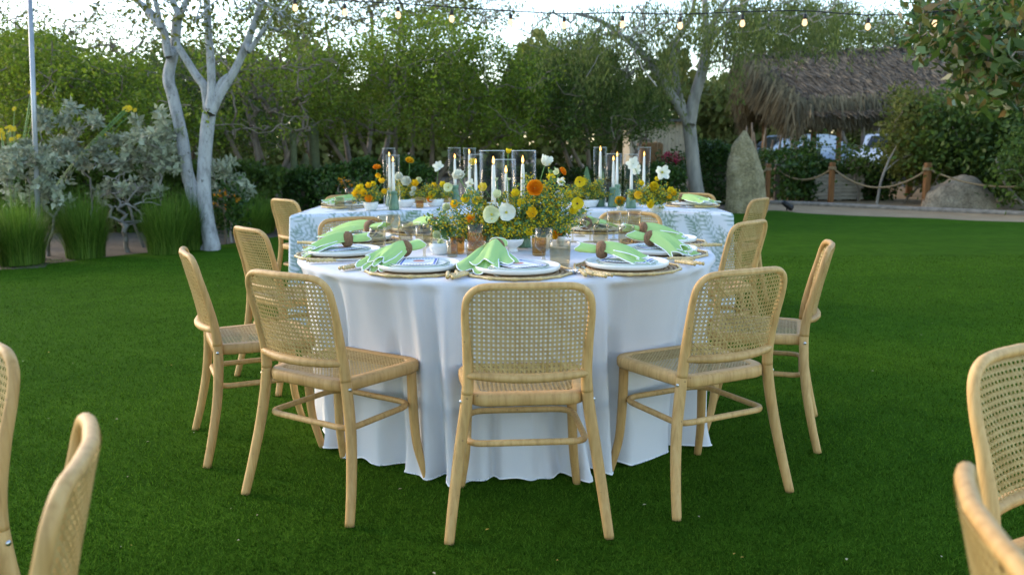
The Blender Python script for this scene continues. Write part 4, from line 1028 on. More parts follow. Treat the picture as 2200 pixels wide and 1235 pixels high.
def mesquite(px, d, stems, ells, label, seed, natt, nleaf, per=24, leafm=None, spread=.13, L=.075, sd=1.1, bark=None):
    natt = int(natt * 1.7); nleaf = int(nleaf * .72); per = int(per * 1.6); L *= .74; spread *= .85
    r = np.random.default_rng(seed); T = Tree(seed); b = gz(px, d)
    root = T.node((b[0], b[1], -.05), -1, .2)
    for tx, ty, dd in stems:
        q = W_(tx, ty, d + dd); m1 = np.array(b) * .5 + q * .5 + r.normal(0, .16, 3); m1[2] = max(.25, q[2] * .30)
        T.trunk([(*np.array(b), .10), (*m1, .06), (*q, .032)], root, 4)
    att = px_pts(r, natt, d, sd, ells); T.reach(att, .16, 4, .1)
    P = np.array(T.p[1:]); leafc = px_pts(r, nleaf, d, sd * 1.15, ells); near = P[r.integers(len(P) // 3, len(P), nleaf // 2)]
    C = np.concatenate([np.array(leafc), near[near[:, 2] > 1.0]])
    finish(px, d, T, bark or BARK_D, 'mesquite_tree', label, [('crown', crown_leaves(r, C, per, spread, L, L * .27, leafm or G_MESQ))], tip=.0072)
mesquite(885, 16.5, [(760, 260, .3), (850, 250, -.4), (930, 250, .2), (1010, 270, -.2), (700, 290, .4), (1060, 300, .2), (890, 240, .6)],
         [(900, 165, 250, 100), (780, 180, 150, 90), (1030, 180, 170, 90), (900, 85, 140, 60), (1110, 220, 110, 50), (680, 215, 80, 60), (900, 275, 260, 30), (1060, 300, 120, 18)],
         'broad spreading mesquite tree behind the middle of the fern table', 31, 260, 1500, 20)
mesquite(560, 15.0, [(470, 250, .2), (540, 260, 0), (600, 240, .3), (650, 280, -.3), (520, 200, .5)],
         [(560, 110, 130, 110), (640, 140, 90, 90), (480, 160, 90, 90), (610, 210, 80, 40), (560, 270, 110, 40)], 'bare-branched mesquite behind the white-barked tree', 32, 260, 330, 14)
mesquite(1270, 17.5, [(1200, 290, .2), (1260, 270, -.2), (1330, 280, .2), (1380, 300, .3), (1230, 320, -.4)],
         [(1280, 240, 130, 70), (1190, 200, 90, 90), (1360, 250, 80, 60), (1260, 150, 110, 70)], 'low dark mesquite between the broad tree and the grey pepper tree', 33, 170, 700, 22, G_DARK)
mesquite(150, 14.5, [(60, 200, 0), (150, 190, .3), (240, 210, -.2), (330, 220, .2)],
         [(80, 190, 150, 110), (230, 220, 150, 90), (60, 120, 110, 50), (330, 270, 120, 60), (200, 160, 90, 40)], 'leafy green tree behind the silver shrubs and the metal pole', 34, 260, 1150, 22)
mesquite(-60, 17.0, [(-120, 150, 0), (0, 120, .2), (100, 90, .3)], [(0, 90, 130, 90), (130, 60, 110, 60), (-120, 150, 120, 120), (260, 70, 90, 60), (40, 250, 120, 90)], 'tall thin-leaved tree behind the metal pole', 35, 230, 330, 14, G_OLIVE, .16, .085)
mesquite(380, 19.0, [(330, 160, 0), (430, 150, .3), (390, 120, -.3)], [(380, 160, 120, 80), (300, 200, 110, 70), (460, 210, 110, 70), (380, 280, 130, 60), (560, 270, 90, 60)], 'shaded tree far behind the white-barked trunks', 36, 150, 700, 20, G_DARK, .2, .10)

mesquite(760, 21.0, [(700, 60, 0), (800, 30, .3), (640, 80, -.3), (860, 60, .3)], [(700, 20, 150, 60), (860, 10, 170, 50), (1010, 20, 110, 50), (620, 60, 60, 60)], 'tall airy tree rising behind the broad mesquite', 37, 200, 300, 16, G_OLIVE, .2, .10)
mesquite(1850, 31.0, [(1750, 80, 0), (1850, 60, .3), (1950, 80, -.3)], [(1700, 70, 120, 60), (1850, 70, 130, 50), (1960, 90, 90, 40), (1620, 110, 60, 60)], 'grey-green tree far behind the thatched roof', 38, 150, 420, 18, G_PEP, .3, .16)
# white-barked tree, trunks traced at its own distance
def bark_tree():
    d = 10.3; T = Tree(41); r = T.r
    def tr(pts, start=-1, dd=0.0): return T.trunk([(*W_(x, y, d + dd + k * .03), rr) for k, (x, y, rr) in enumerate(pts)], start, 5)
    root = T.node((*gz(446, d)[:2], -.05), -1, .11)
    a = tr([(455, 528, .10), (445, 470, .085), (438, 400, .080), (441, 330, .078), (446, 270, .080), (452, 232, .075)], root)
    b0 = tr([(430, 520, .10), (418, 430, .085), (402, 370, .075), (392, 300, .072), (372, 210, .070), (362, 165, .068), (375, 105, .060), (380, 50, .058), (385, 35, .055)], root, .25)
    tr([(385, 35, .04), (368, -5, .034), (350, -60, .03), (330, -160, .02)], b0, .2); tr([(385, 35, .042), (402, 0, .038), (425, -60, .03), (440, -170, .02)], b0, .2)
    c = tr([(362, 120, .05), (350, 65, .046), (325, 28, .04), (285, -5, .034), (220, -60, .025), (150, -120, .015)], b0 - 10, .25)
    tr([(345, 60, .034), (338, 20, .03), (325, -30, .024)], c - 12, .2)
    e = tr([(452, 232, .062), (455, 190, .05), (452, 120, .046), (447, 60, .042), (444, 0, .038), (440, -90, .028), (430, -200, .015)], a)
    f = tr([(448, 240, .06), (440, 190, .052), (420, 160, .046), (395, 120, .042), (378, 92, .035)], a, .1)
    g_ = tr([(455, 240, .062), (475, 200, .055), (505, 150, .05), (530, 95, .044), (550, 40, .036), (566, -10, .03), (585, -90, .02)], a)
    h = tr([(535, 110, .032), (560, 75, .028), (590, 30, .022), (612, -10, .018), (640, -70, .01)], g_ - 15)
    tr([(462, 215, .036), (470, 185, .034), (482, 168, .03), (500, 158, .026)], a)
    ells = [(560, 40, 120, 40), (300, 20, 140, 30), (430, -60, 240, 60), (640, 20, 70, 40), (420, 60, 40, 30)]
    att = px_pts(r, 70, d, .7, ells); T.reach(att, .14, 4, .1, minz=2.3)
    C = np.concatenate([np.array(px_pts(r, 50, d, .8, ells)), np.array(att)])
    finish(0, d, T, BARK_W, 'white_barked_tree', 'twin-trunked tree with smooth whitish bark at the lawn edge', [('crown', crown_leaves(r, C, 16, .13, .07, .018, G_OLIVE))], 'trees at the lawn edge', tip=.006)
bark_tree()
# pepper tree: grey trunk, weeping foliage
def pepper_tree():
    d = 15.6; T = Tree(42); r = T.r
    def tr(pts, start=-1, dd=0.0): return T.trunk([(*W_(x, y, d + dd + k * .03), rr) for k, (x, y, rr) in enumerate(pts)], start, 5)
    root = T.node((*gz(1503, d)[:2], -.05), -1, .19)
    a = tr([(1500, 440, .15), (1492, 380, .13), (1486, 320, .122), (1480, 262, .12)], root)
    b = tr([(1482, 262, .12), (1492, 210, .11), (1510, 150, .10), (1516, 110, .095), (1520, 90, .085)], a)
    tr([(1520, 90, .075), (1516, 50, .06), (1514, 0, .05), (1510, -80, .03)], b)
    g2 = tr([(1520, 95, .06), (1540, 70, .05), (1565, 45, .04), (1600, 0, .03)], b)
    tr([(1518, 90, .055), (1530, 55, .05), (1548, 20, .045), (1575, -15, .035), (1620, -70, .02)], b)
    c = tr([(1478, 262, .10), (1450, 215, .085), (1420, 170, .075), (1395, 135, .07), (1365, 100, .06), (1330, 75, .05), (1290, 45, .04), (1240, 30, .025)], a)
    e = tr([(1470, 245, .08), (1455, 190, .07), (1448, 140, .065), (1445, 100, .06), (1465, 70, .055), (1485, 35, .045), (1495, -20, .03)], a, .4)
    tr([(1395, 130, .03), (1430, 130, .028), (1460, 110, .025)], c - 12)
    ells = [(1330, 90, 150, 90), (1450, 50, 170, 60), (1640, 40, 190, 45), (1770, 35, 160, 45), (1555, 110, 35, 70), (1200, 60, 90, 50), (1650, 0, 220, 40), (1400, 180, 70, 50)]
    att = px_pts(r, 190, d, 1.2, ells); T.reach(att, .14, 4, .3, minz=1.9)
    C = np.array(px_pts(r, 640, d, 1.4, ells)); P, D = [], []
    for q in C:                                                   # each hanging spray
        L = r.uniform(.25, .75); sw = r.normal(0, .12, 2)
        for k in range(34): t = k / 33; P.append(q + np.array([sw[0] * t, sw[1] * t, -L * t]) + r.normal(0, .05, 3)); D.append((sw[0], sw[1], -1.0))
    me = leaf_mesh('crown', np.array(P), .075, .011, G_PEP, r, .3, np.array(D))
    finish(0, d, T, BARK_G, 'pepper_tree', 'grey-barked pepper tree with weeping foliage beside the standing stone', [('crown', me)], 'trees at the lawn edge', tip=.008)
    C2 = np.array(px_pts(r, 200, d + 4, 1.2, ells)); 
pepper_tree()
# broad-leaved tree over the path
def broad_tree():
    d = 9.0; r = np.random.default_rng(43); T = Tree(43); b = (6.6, 9.4, 0)
    root = T.node((b[0], b[1], -.05), -1, .12); T.trunk([(*b, .11), (6.5, 9.4, 1.2, .10), (6.1, 9.3, 2.2, .08), (5.6, 9.1, 2.8, .06)], root, 5)
    ells = [(2100, 60, 130, 80), (2170, 150, 110, 70), (2040, 30, 80, 40), (2120, 130, 70, 60), (2200, 60, 90, 100), (2075, 190, 25, 30), (1985, 70, 35, 50)]
    att = px_pts(r, 90, d, .6, ells); T.reach(att, .14, 4, .1, minz=1.9)
    C = np.concatenate([np.array(px_pts(r, 330, d, .6, ells)), np.array(att)])
    P = np.repeat(C, 8, 0) + r.normal(0, 1, (len(C) * 8, 3)) * .085
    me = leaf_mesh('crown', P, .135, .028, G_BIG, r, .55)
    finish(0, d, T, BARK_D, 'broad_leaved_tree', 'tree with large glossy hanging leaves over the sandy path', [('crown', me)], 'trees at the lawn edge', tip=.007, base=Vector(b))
broad_tree()
def shrub(name, label, cat, px, d, ells, seed, nstem, nleaf, per, mat, L, Wd, spread, group, bark=BARK_D, sd=.5, droop=0, tip=.006):
    r = np.random.default_rng(seed); T = Tree(seed); b = gz(px, d); root = T.node((b[0], b[1], -.03), -1, .04)
    att = px_pts(r, nstem, d, sd, ells); att = [q for q in att if q[2] > .05]; T.reach(att, .12, 4, .2)
    C = np.array([q for q in px_pts(r, nleaf, d, sd * 1.1, ells) if q[2] > .03])
    o = empty(name, (b[0], b[1], 0)); tag(o, label, cat, group)
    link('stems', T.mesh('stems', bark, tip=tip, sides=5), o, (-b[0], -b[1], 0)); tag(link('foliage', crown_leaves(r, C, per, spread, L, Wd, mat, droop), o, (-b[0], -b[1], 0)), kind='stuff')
SG = 'shrubs beyond the path'
shrub('shrub', 'big dark shrub rising behind the low boulder', 'shrub', 2120, 17.5, [(2120, 280, 130, 110), (2030, 290, 85, 80), (2170, 360, 90, 70), (2060, 350, 110, 60), (2200, 230, 80, 60)], 51, 90, 760, 20, G_DARK, .10, .03, .16, SG, sd=.6)
shrub('shrub', 'olive-tinged shrub reaching up in front of the thatched roof', 'shrub', 1945, 17.8, [(1955, 310, 60, 70), (1970, 250, 45, 45), (1990, 340, 60, 50), (1940, 215, 20, 25)], 52, 60, 250, 18, G_OLIVE, .10, .032, .14, SG, sd=.4)
shrub('shrub', 'leafy green shrub between the stone and the thatched shelter', 'shrub', 1725, 18.8, [(1715, 352, 45, 32), (1735, 318, 18, 22), (1690, 390, 45, 40), (1725, 405, 40, 32)], 53, 60, 220, 20, G_HEDGE, .09, .03, .13, SG, sd=.4)
shrub('shrub', 'sparse young shrub in front of the weathered slats', 'shrub', 1845, 18.4, [(1835, 330, 35, 22), (1865, 352, 28, 22), (1822, 350, 20, 16)], 54, 40, 48, 13, G_DARK, .085, .028, .13, SG, sd=.3)
shrub('shrub', 'wide shrub filling the bed at the end of the path', 'shrub', 2250, 15.6, [(2210, 380, 70, 50), (2260, 330, 90, 80)], 55, 50, 260, 20, G_DARK, .10, .03, .15, SG)
# pale leaning stems by the slats and boulder
for i, (pts, d, lb) in enumerate(([[(1884, 438, .028), (1893, 390, .024), (1910, 345, .02), (1935, 300, .014)], 17.1, 'pale forked stem leaning beside the rope between two posts'], [[(2200, 440, .03), (2160, 395, .026), (2140, 340, .02)], 15.4, 'pale stem leaning over the low boulder'])):
    T = Tree(60 + i); d_ = d; root = T.trunk([(*W_(x, y, d_), rr) for x, y, rr in pts], -1, 5)
    T.trunk([(*W_(pts[1][0] + 8, pts[1][1] - 22, d_), .014), (*W_(pts[1][0] + 35, pts[1][1] - 45, d_), .011), (*W_(pts[1][0] + 70, pts[1][1] - 60, d_), .006)], 6, 4)
    p0 = T.p[0]; o = empty('bare_sapling', (p0[0], p0[1], 0)); tag(o, lb, 'sapling', 'bare saplings'); link('stem', T.mesh('stem', BARK_G), o, (-p0[0], -p0[1], 0))

# hedges
def hedge(name, label, px0, px1, ytop, d0, d1, dep, seed, n, mat=G_HEDGE, L=.06, group='clipped hedges'):
    r = np.random.default_rng(seed); a, b = W_(px0, ytop, d0), W_(px1, ytop, d1); h = (a[2] + b[2]) / 2
    t = r.random(n); y = r.random(n); u = r.random(n); base = a[None] * (1 - t[:, None]) + b[None] * t[:, None]
    side = r.random(n); P = base.copy(); P[:, 1] += dep * np.where(side < .45, 0.0, y) + r.normal(0, .04, n); 
    edge = 1 - .25 * np.clip(np.abs(t - .5) * 2 - .6, 0, 1) ** 1.5 * 2
    P[:, 2] = np.where(side < .45, u, 1 - .10 * u ** 2 * 3) * h * edge + r.normal(0, .035, n) + .06 * h * np.sin(t * 17 + seed)
    P[:, 2] = np.maximum(P[:, 2], .02); c = (a + b) / 2
    o = empty(name, (c[0], c[1], 0)); tag(o, label, 'hedge', group)
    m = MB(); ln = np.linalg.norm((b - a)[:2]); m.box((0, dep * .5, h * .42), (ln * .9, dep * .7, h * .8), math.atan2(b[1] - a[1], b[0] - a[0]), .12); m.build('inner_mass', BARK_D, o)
    tag(link('foliage', leaf_mesh('foliage', P, L, L * .33, mat, r, 0.0), o, (-c[0], -c[1], 0)), kind='stuff')
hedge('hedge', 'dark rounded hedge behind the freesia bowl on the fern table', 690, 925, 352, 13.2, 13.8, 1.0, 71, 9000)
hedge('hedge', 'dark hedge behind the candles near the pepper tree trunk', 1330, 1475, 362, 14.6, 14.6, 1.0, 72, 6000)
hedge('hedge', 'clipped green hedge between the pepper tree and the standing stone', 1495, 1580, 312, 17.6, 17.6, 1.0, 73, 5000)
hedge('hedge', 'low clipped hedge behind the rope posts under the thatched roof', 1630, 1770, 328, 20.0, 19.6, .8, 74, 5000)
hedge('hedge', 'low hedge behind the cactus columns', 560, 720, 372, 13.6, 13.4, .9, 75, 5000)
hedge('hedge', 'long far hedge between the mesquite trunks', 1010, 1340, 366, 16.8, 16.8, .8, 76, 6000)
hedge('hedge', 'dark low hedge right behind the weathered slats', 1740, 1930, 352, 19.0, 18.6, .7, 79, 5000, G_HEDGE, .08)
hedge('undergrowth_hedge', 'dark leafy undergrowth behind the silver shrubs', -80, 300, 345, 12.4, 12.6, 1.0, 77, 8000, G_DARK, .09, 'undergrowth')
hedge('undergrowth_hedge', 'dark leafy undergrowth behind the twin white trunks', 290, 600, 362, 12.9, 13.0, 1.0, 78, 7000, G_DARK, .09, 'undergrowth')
# far wood that reads as one mass
def far_wood():
    r = np.random.default_rng(81); n = 60000; x = r.uniform(-31, 31, n); y = 33 + r.random(n) * 6; top = 4.2 + .9 * np.sin(x * .9) * np.sin(x * .37 + 1) + .6 * np.sin(x * 2.3)
    z = r.random(n) ** .8 * top; return leaf_mesh('far_wood', np.stack([x, y, z], 1), .36, .13, G_FAR, r)
tag(link('far_wood', far_wood()), 'dense green thicket closing the view far behind the garden', 'thicket', kind='stuff')
def dry_ground():
    r = np.random.default_rng(82); n = 9000; x = r.uniform(-12, 3, n); y = r.uniform(12.6, 20, n); return leaf_mesh('dry_litter', np.stack([x, y, .015 + .05 * r.random(n) ** 3], 1), .09, .03, leafmat('dry_leaf', [(0.16, 0.11, 0.06), (0.24, 0.17, 0.09), (0.10, 0.09, 0.04)], .9, .1), r)
tag(link('dry_litter', dry_ground()), 'dry brown leaf litter under the mesquite trees', 'leaf litter', kind='stuff')

# ------------------------------------------------------------------ left border: grass tufts, silver shrubs, pole, cacti
def tuft_mesh(seed, h=.8, w=.5, n=1500):
    r = np.random.default_rng(seed); k = 5; a = r.random(n) * 2 * np.pi; b0 = np.stack([np.cos(a), np.sin(a)], 1) * (r.random(n) ** .5 * w * .50)[:, None]
    out = a + r.normal(0, .5, n); reach = w * .62 * r.random(n) ** .6; hh = h * (.45 + .62 * r.random(n) ** 1.1) * (1.08 - .25 * (reach / (w * .55))); V = np.zeros((n, k, 2, 3), np.float32); bw = .0042
    for i in range(k):
        t = i / (k - 1); x = b0[:, 0] + np.cos(out) * reach * t ** 1.8; y = b0[:, 1] + np.sin(out) * reach * t ** 1.8; z = hh * (t - .16 * t ** 3 * (reach / w) * 2)
        wd = bw * (1 - .85 * t)
        V[:, i, 0] = np.stack([x - np.sin(out) * wd, y + np.cos(out) * wd, z], 1); V[:, i, 1] = np.stack([x + np.sin(out) * wd, y - np.cos(out) * wd, z], 1)
    base = (np.arange(n) * k * 2)[:, None]; Q = np.concatenate([base + np.array([[2 * i, 2 * i + 1, 2 * i + 3, 2 * i + 2]]) for i in range(k - 1)]); return np_mesh('blades', V.reshape(-1, 3), Q, G_TUFT)
for i, (px, py, h, w, lb) in enumerate(((45, 566, .84, .46, 'full green fountain grass clump beside the bare soil, under the metal pole'), (185, 552, .80, .40, 'green fountain grass clump between the metal pole and the grey twigs'), (-75, 580, .8, .46, 'green fountain grass clump at the near corner of the border'),
        (362, 543, .82, .44, 'green fountain grass clump against the left white trunk'.replace('left ', 'twin ')), (412, 535, .72, .34, 'slim grass clump squeezed behind the white trunk'), (540, 500, .62, .62, 'wide low grass clump behind the fern-table chair'), (620, 478, .55, .9, 'low grass clump below the thin cactus column'), (712, 468, .6, .8, 'low grass clump behind the tree-end place setting'), (1460, 452, .5, .5, 'spiky grass clump beside the pepper tree trunk'))):
    p = gnd(px, py); o = empty('grass_clump', (p.x, p.y, 0)); tag(o, lb, 'grass clump', 'fountain grass clumps'); tag(link('blades', tuft_mesh(90 + i, h * (.92 + .16 * ((i * 37) % 10) / 10), w, 1900), o), kind='stuff')
def silver(label, px, d, heads, seed, spread=.085):
    """grey-leaved shrub: rosettes of pale leaves on the ends of stems"""
    r = np.random.default_rng(seed); T = Tree(seed); b = gz(px, d); T.node((b[0], b[1], -.03), -1, .03); P, D = [], []
    hs = []
    for cx, cy, rx, ry, n in heads:
        for q in px_pts(r, max(3, int(n * .62)), d, .25, [(cx, cy, rx, ry)]): hs.append(q)
    T.reach(hs, .1, 4, .1)
    for q in hs:
        n = 24; v = r.normal(0, 1, (n, 3)); v[:, 2] += .35; v /= np.linalg.norm(v, axis=1)[:, None]; P.append(q + v * spread * r.uniform(.5, 1.05, (n, 1))); D.append(v)
    o = empty('silver_shrub', (b[0], b[1], 0)); tag(o, label, 'shrub', 'silver-leaved shrubs'); link('stems', T.mesh('stems', BARK_G, tip=.004, sides=5, mx=.016), o, (-b[0], -b[1], 0))
    tag(link('foliage', leaf_mesh('foliage', np.concatenate(P), .085, .021, G_SILV, r, 0, np.concatenate(D)), o, (-b[0], -b[1], 0)), kind='stuff')
silver('silver-leaved shrub beside the metal pole', 90, 9.9, [(50, 345, 60, 40, 34), (110, 370, 40, 45, 26), (10, 360, 40, 40, 18), (100, 260, 18, 18, 5), (60, 410, 60, 35, 22), (125, 430, 25, 30, 8)], 101)
silver('tall silver shrub with three round leafy heads', 200, 10.6, [(160, 232, 12, 12, 4), (160, 270, 10, 12, 4), (207, 255, 20, 22, 9), (110, 262, 22, 18, 8), (130, 320, 40, 25, 16)], 102)
silver('large silver shrub against the twin white trunks', 300, 10.7, [(310, 290, 50, 40, 36), (260, 330, 60, 35, 30), (360, 320, 40, 50, 28), (320, 350, 60, 40, 30), (345, 260, 15, 20, 5), (200, 350, 40, 25, 12), (230, 400, 50, 30, 14), (300, 400, 50, 30, 14)], 103)
silver('silver shrub on the far side of the twin white trunks', 490, 11.2, [(480, 390, 40, 45, 30), (460, 340, 25, 30, 12), (520, 410, 25, 20, 8)], 104)
# bare grey twigs
T = Tree(110); b = gnd(275, 540); T.node((b.x, b.y, -.02), -1, .03); T.reach([W_(270 + T.r.normal(0, 42), 440 + T.r.normal(0, 28), b.y + T.r.normal(0, .15)) for _ in range(60)], .05, 4, .5)
o = empty('twig_shrub', (b.x, b.y, 0)); tag(o, 'bare grey twig shrub between two fountain grass clumps', 'shrub'); link('stems', T.mesh('stems', BARK_G, tip=.006, sides=5), o, (-b.x, -b.y, 0))
# yellow daisies
YD = leafmat('yellow_daisy', [(0.7, 0.5, 0.02), (0.75, 0.58, 0.04)], .6, .3)
r_ = np.random.default_rng(111); b = gz(10, 10.9); o = empty('daisy_bush', (b[0], b[1], 0)); tag(o, 'bush of yellow daisies behind the silver shrubs', 'flowers')
dp = px_pts(r_, 34, 10.9, .2, [(20, 290, 25, 18), (28, 240, 18, 6), (70, 200, 14, 5), (280, 235, 14, 6), (225, 290, 10, 8)]); m = MB()
for q in dp: m.tube([(b[0], b[1], 0), tuple((np.array(b) * .4 + q * .6) + np.array([0, 0, .1])), tuple(q)], .004, 4)
m.v = [(x - b[0], y - b[1], z) for x, y, z in m.v]; tag(m.build('stems', STEM, o), kind='stuff')
for q in dp:
    k = MB(); rg = random.Random(int(q[0] * 1e4)); rr = .03
    for i in range(8): petal(k, i * .785, rr, .15, .32, .05, .03, .1, rg.random() * 6)
    k.build('daisy', YD, o, loc=Vector(q) - o.location, rot=(R(60 + rg.uniform(-25, 25)), 0, rg.uniform(-.6, .6)), smooth=True)
p = gnd(85, 553); pole = empty('metal_pole', (p.x, p.y, 0)); tag(pole, 'slim galvanised metal pole standing among the silver shrubs', 'pole'); top = W_(62, -60, p.y)
m = MB(); m.tube([(0, 0, 0), (top[0] - p.x, 0, top[2])], [.026, .024], 12); m.build('tube', plain('galvanised', (0.36, 0.38, 0.40), .45, .15, 5, metal=.4), pole)
m = MB(); m.lathe([(0, .0), (.045, 0), (.045, .012), (.03, .016), (.03, .06), (0, .06)], 14); m.build('collar', BLACK, pole)
CACT = plain('cactus_skin', (0.10, 0.12, 0.055), .7, .25, 20)
for px, yb, yt, lb in ((637, 470, 278, 'slim ribbed cactus column beside the fern table'), (681, 462, 262, 'thicker ribbed cactus column behind the grass clump'), (662, 464, 330, 'short ribbed cactus column between two taller ones'), (1307, 462, 250, 'dark cactus column behind the tallest candle') if False else (655, 460, 345, 'little cactus column at the foot of the slim one')):
    p = gnd(px, yb); h = W_(px, yt, p.y)[2]; o = empty('cactus_column', (p.x, p.y, 0)); tag(o, lb, 'cactus', 'cactus columns'); m = MB(); n = 20; rr = .05 if px != 681 else .075; rows = []
    for z in np.linspace(0, h, 14): rows.append([(rr * (1 if z < h * .93 else .6) * (1 + .16 * math.cos(10 * 6.2832 * j / n)) * math.cos(6.2832 * j / n), rr * (1 if z < h * .93 else .6) * (1 + .16 * math.cos(10 * 6.2832 * j / n)) * math.sin(6.2832 * j / n), z) for j in range(n + 1)])
    m.grid(rows); m.add(rows[-1][:-1], [tuple(range(n))]); m.build('ribbed_stem', CACT, o)
# orange flecks of blossom in the hedge
r_ = np.random.default_rng(112); 
for lb, ells, d, seed in (('low bush with orange blossoms by the white trunks', [(480, 430, 35, 25)], 11.0, 1), ('small bush with orange blossoms before the dark hedge', [(740, 400, 45, 22)], 12.6, 2), ('magenta bougainvillea behind the pepper tree trunk', [(1445, 340, 22, 12)], 17.2, 3)):
    b = gz(ells[0][0], d); o = empty('blossom_bush', (b[0], b[1], 0)); tag(o, lb, 'bush', 'blossom bushes')
    C = np.array(px_pts(r_, 60, d, .25, [(ells[0][0], ells[0][1] + 15, ells[0][2] * 1.4, ells[0][3] * 1.8)])); tag(link('foliage', crown_leaves(r_, C, 12, .08, .06, .02, G_HEDGE), o, (-b[0], -b[1], 0)), kind='stuff')
    C = np.array(px_pts(r_, 14 if seed < 3 else 60, d - .15, .2, ells)); tag(link('blossoms', crown_leaves(r_, C, 5, .018, .035, .014, PETAL['orange'] if seed < 3 else leafmat('magenta_bract', [(0.45, 0.02, 0.09), (0.55, 0.03, 0.12)], .6, .3)), o, (-b[0], -b[1], 0)), kind='stuff')
    T = Tree(seed); T.node((b[0], b[1], -.02), -1, .02); T.reach(list(C[:10]), .1, 3); link('stems', T.mesh('stems', BARK_D), o, (-b[0], -b[1], 0))

# ------------------------------------------------------------------ stones
def stone_mat(name, a, b, c):
    m, nt, bs = nodes(name); v = coords(nt)
    n = noise(nt, v, 3.5, 8, .68); n2 = noise(nt, v, 26, 6, .7)
    col = ramp(nt, n, [(.36, a), (.5, b), (.62, c)]); col = mixc(nt, 1.0, col, ramp(nt, n2, [(.3, (.5, .5, .48)), (.7, (1.3, 1.28, 1.2))]), 'MULTIPLY')
    nt.links.new(col, bs.inputs['Base Color']); bs.inputs['Roughness'].default_value = .9; bs.inputs['Specular IOR Level'].default_value = .2
    bump(nt, bs, n2, 1.0, .05); return m
STONE = stone_mat('lichen_stone', (0.22, 0.19, 0.115), (0.36, 0.31, 0.18), (0.48, 0.42, 0.28))
BOULDER = stone_mat('pale_boulder', (0.21, 0.175, 0.13), (0.34, 0.285, 0.21), (0.43, 0.37, 0.28))
from mathutils import noise as mnoise
def rough(p, f, seed): return mnoise.noise(Vector((p[0] * f + seed, p[1] * f - seed, p[2] * f + seed * .3)))
def standing_stone():
    d = 15.3; L = [(1557, 457), (1560, 420), (1562, 370), (1566, 335), (1574, 310), (1588, 296), (1597, 281)]; Rt = [(1652, 457), (1648, 425), (1640, 380), (1630, 340), (1620, 312), (1610, 292), (1603, 281)]
    base = gnd(1604, 456); d = base.y; m = MB(); rows = []
    Ls, Rs = spline(L, 5), spline(Rt, 5); sec = [(-1, .05), (-.93, -.34), (-.55, -.60), (-.05, -.66), (.38, -.70), (.58, -.52), (.88, -.12), (1, .12), (.7, .5), (.1, .62), (-.6, .5)]
    sec = [tuple(q) for q in spline(sec, 3, True)]; n = len(sec)
    for l, r_ in zip(Ls, Rs):
        a, b = W_(*l, d), W_(*r_, d); c = (a + b) / 2; hw = (b[0] - a[0]) / 2; row = []
        for sx, sy in sec:
            x, y = hw * sx, hw * sy; k = 1 + .10 * rough((x, y, c[2] * .8), 2.4, 3.1) + .05 * rough((x, y, c[2]), 7, 7) + .03 * rough((x, y, c[2]), 15, 2)
            row.append((c[0] - base.x + x * k + .03 * rough((x, 0, c[2]), 2, 8), y * k, max(-.05, c[2])))
        rows.append(row + [row[0]])
    m.grid(rows); m.add(rows[-1][:-1], [tuple(range(n))]); o = m.build('standing_stone', STONE, loc=(base.x, base.y, 0), smooth=False); tag(o, 'tall pointed standing stone with lichen at the lawn edge', 'standing stone')
standing_stone()
def boulder():
    base = gnd(2073, 452); d = base.y; m = MB(); prof = [(-1, .0), (-.98, .18), (-.9, .38), (-.72, .56), (-.45, .66), (-.2, .74), (.05, .80), (.2, .80), (.4, .70), (.62, .55), (.85, .36), (.98, .2), (1.0, 0)]
    a, b = W_(1996, 452, d), W_(2150, 452, d); W2 = (b[0] - a[0]) / 2; H2 = W_(2073, 380, d)[2] / .8; n = 22; k = 44; rows = []
    for i in range(n):
        rho = 1 - i / (n - 1); row = []
        for j in range(k):
            t = 2 * math.pi * j / k; cx, cy = rho * math.cos(t), rho * math.sin(t)
            yc = abs(cy) / max(1e-6, math.sqrt(max(1e-9, 1 - cx * cx))); hz = np.interp(cx, [q[0] for q in prof], [q[1] for q in prof]) * (1 - min(1, yc) ** 4) ** .5
            q = (cx * W2 * 1.02, cy * W2 * .62, hz * H2 * 1.05); s_ = 1 + .10 * rough(q, 2.0, 5) + .05 * rough(q, 6, 2); row.append((q[0] * s_, q[1] * s_, q[2] * s_))
        rows.append(row + [row[0]])
    m.grid(rows); o = m.build('boulder', BOULDER, loc=(base.x, base.y + .2, -.02)); tag(o, 'low wide pale boulder behind the rope fence', 'boulder')
boulder()

# ------------------------------------------------------------------ rope fence
POST = plain('stained_post', (0.18, 0.082, 0.026), .75, .3, 20, .3, 40, (1, 1, .15)); POST_D = plain('weathered_post', (0.085, 0.065, 0.05), .8, .3, 20, .3, 40, (1, 1, .15)); ROPE = plain('hemp_rope', (0.27, 0.20, 0.11), .85, .3, 60, .5, 120)
posts = []
for px, yb, yt, w, mt, lb in ((1648, 437, 352, .10, POST, 'reddish wooden rope post half behind the standing stone'), (1667, 434, 353, .12, POST_D, 'dark weathered rope post next to the standing stone'), (1784, 440, 349, .115, POST, 'reddish wooden rope post in front of the weathered slats'), (1987, 450, 350, .13, POST, 'reddish wooden rope post beside the low boulder'), (2330, 466, 350, .13, POST, 'reddish wooden rope post past the low boulder')):
    p = gnd(px, yb); h = W_(px, yt, p.y)[2]; o = empty('rope_post', (p.x, p.y, 0)); tag(o, lb, 'post', 'rope fence posts'); m = MB(); w *= .82; m.box((0, 0, h / 2), (w, w, h), .15, .012); m.build('shaft', mt, o, False)
    m = MB()
    for k in range(2): m.tube([(.72 * w * math.cos(a), .72 * w * math.sin(a), h - .10 - .028 * k) for a in np.linspace(.15 + math.pi / 4, 6.4328 + math.pi / 4, 17)[:-1]], .014, 5, closed=True)
    m.build('rope_lashing', ROPE, o); posts.append(Vector((p.x, p.y - .02, h - .11)))
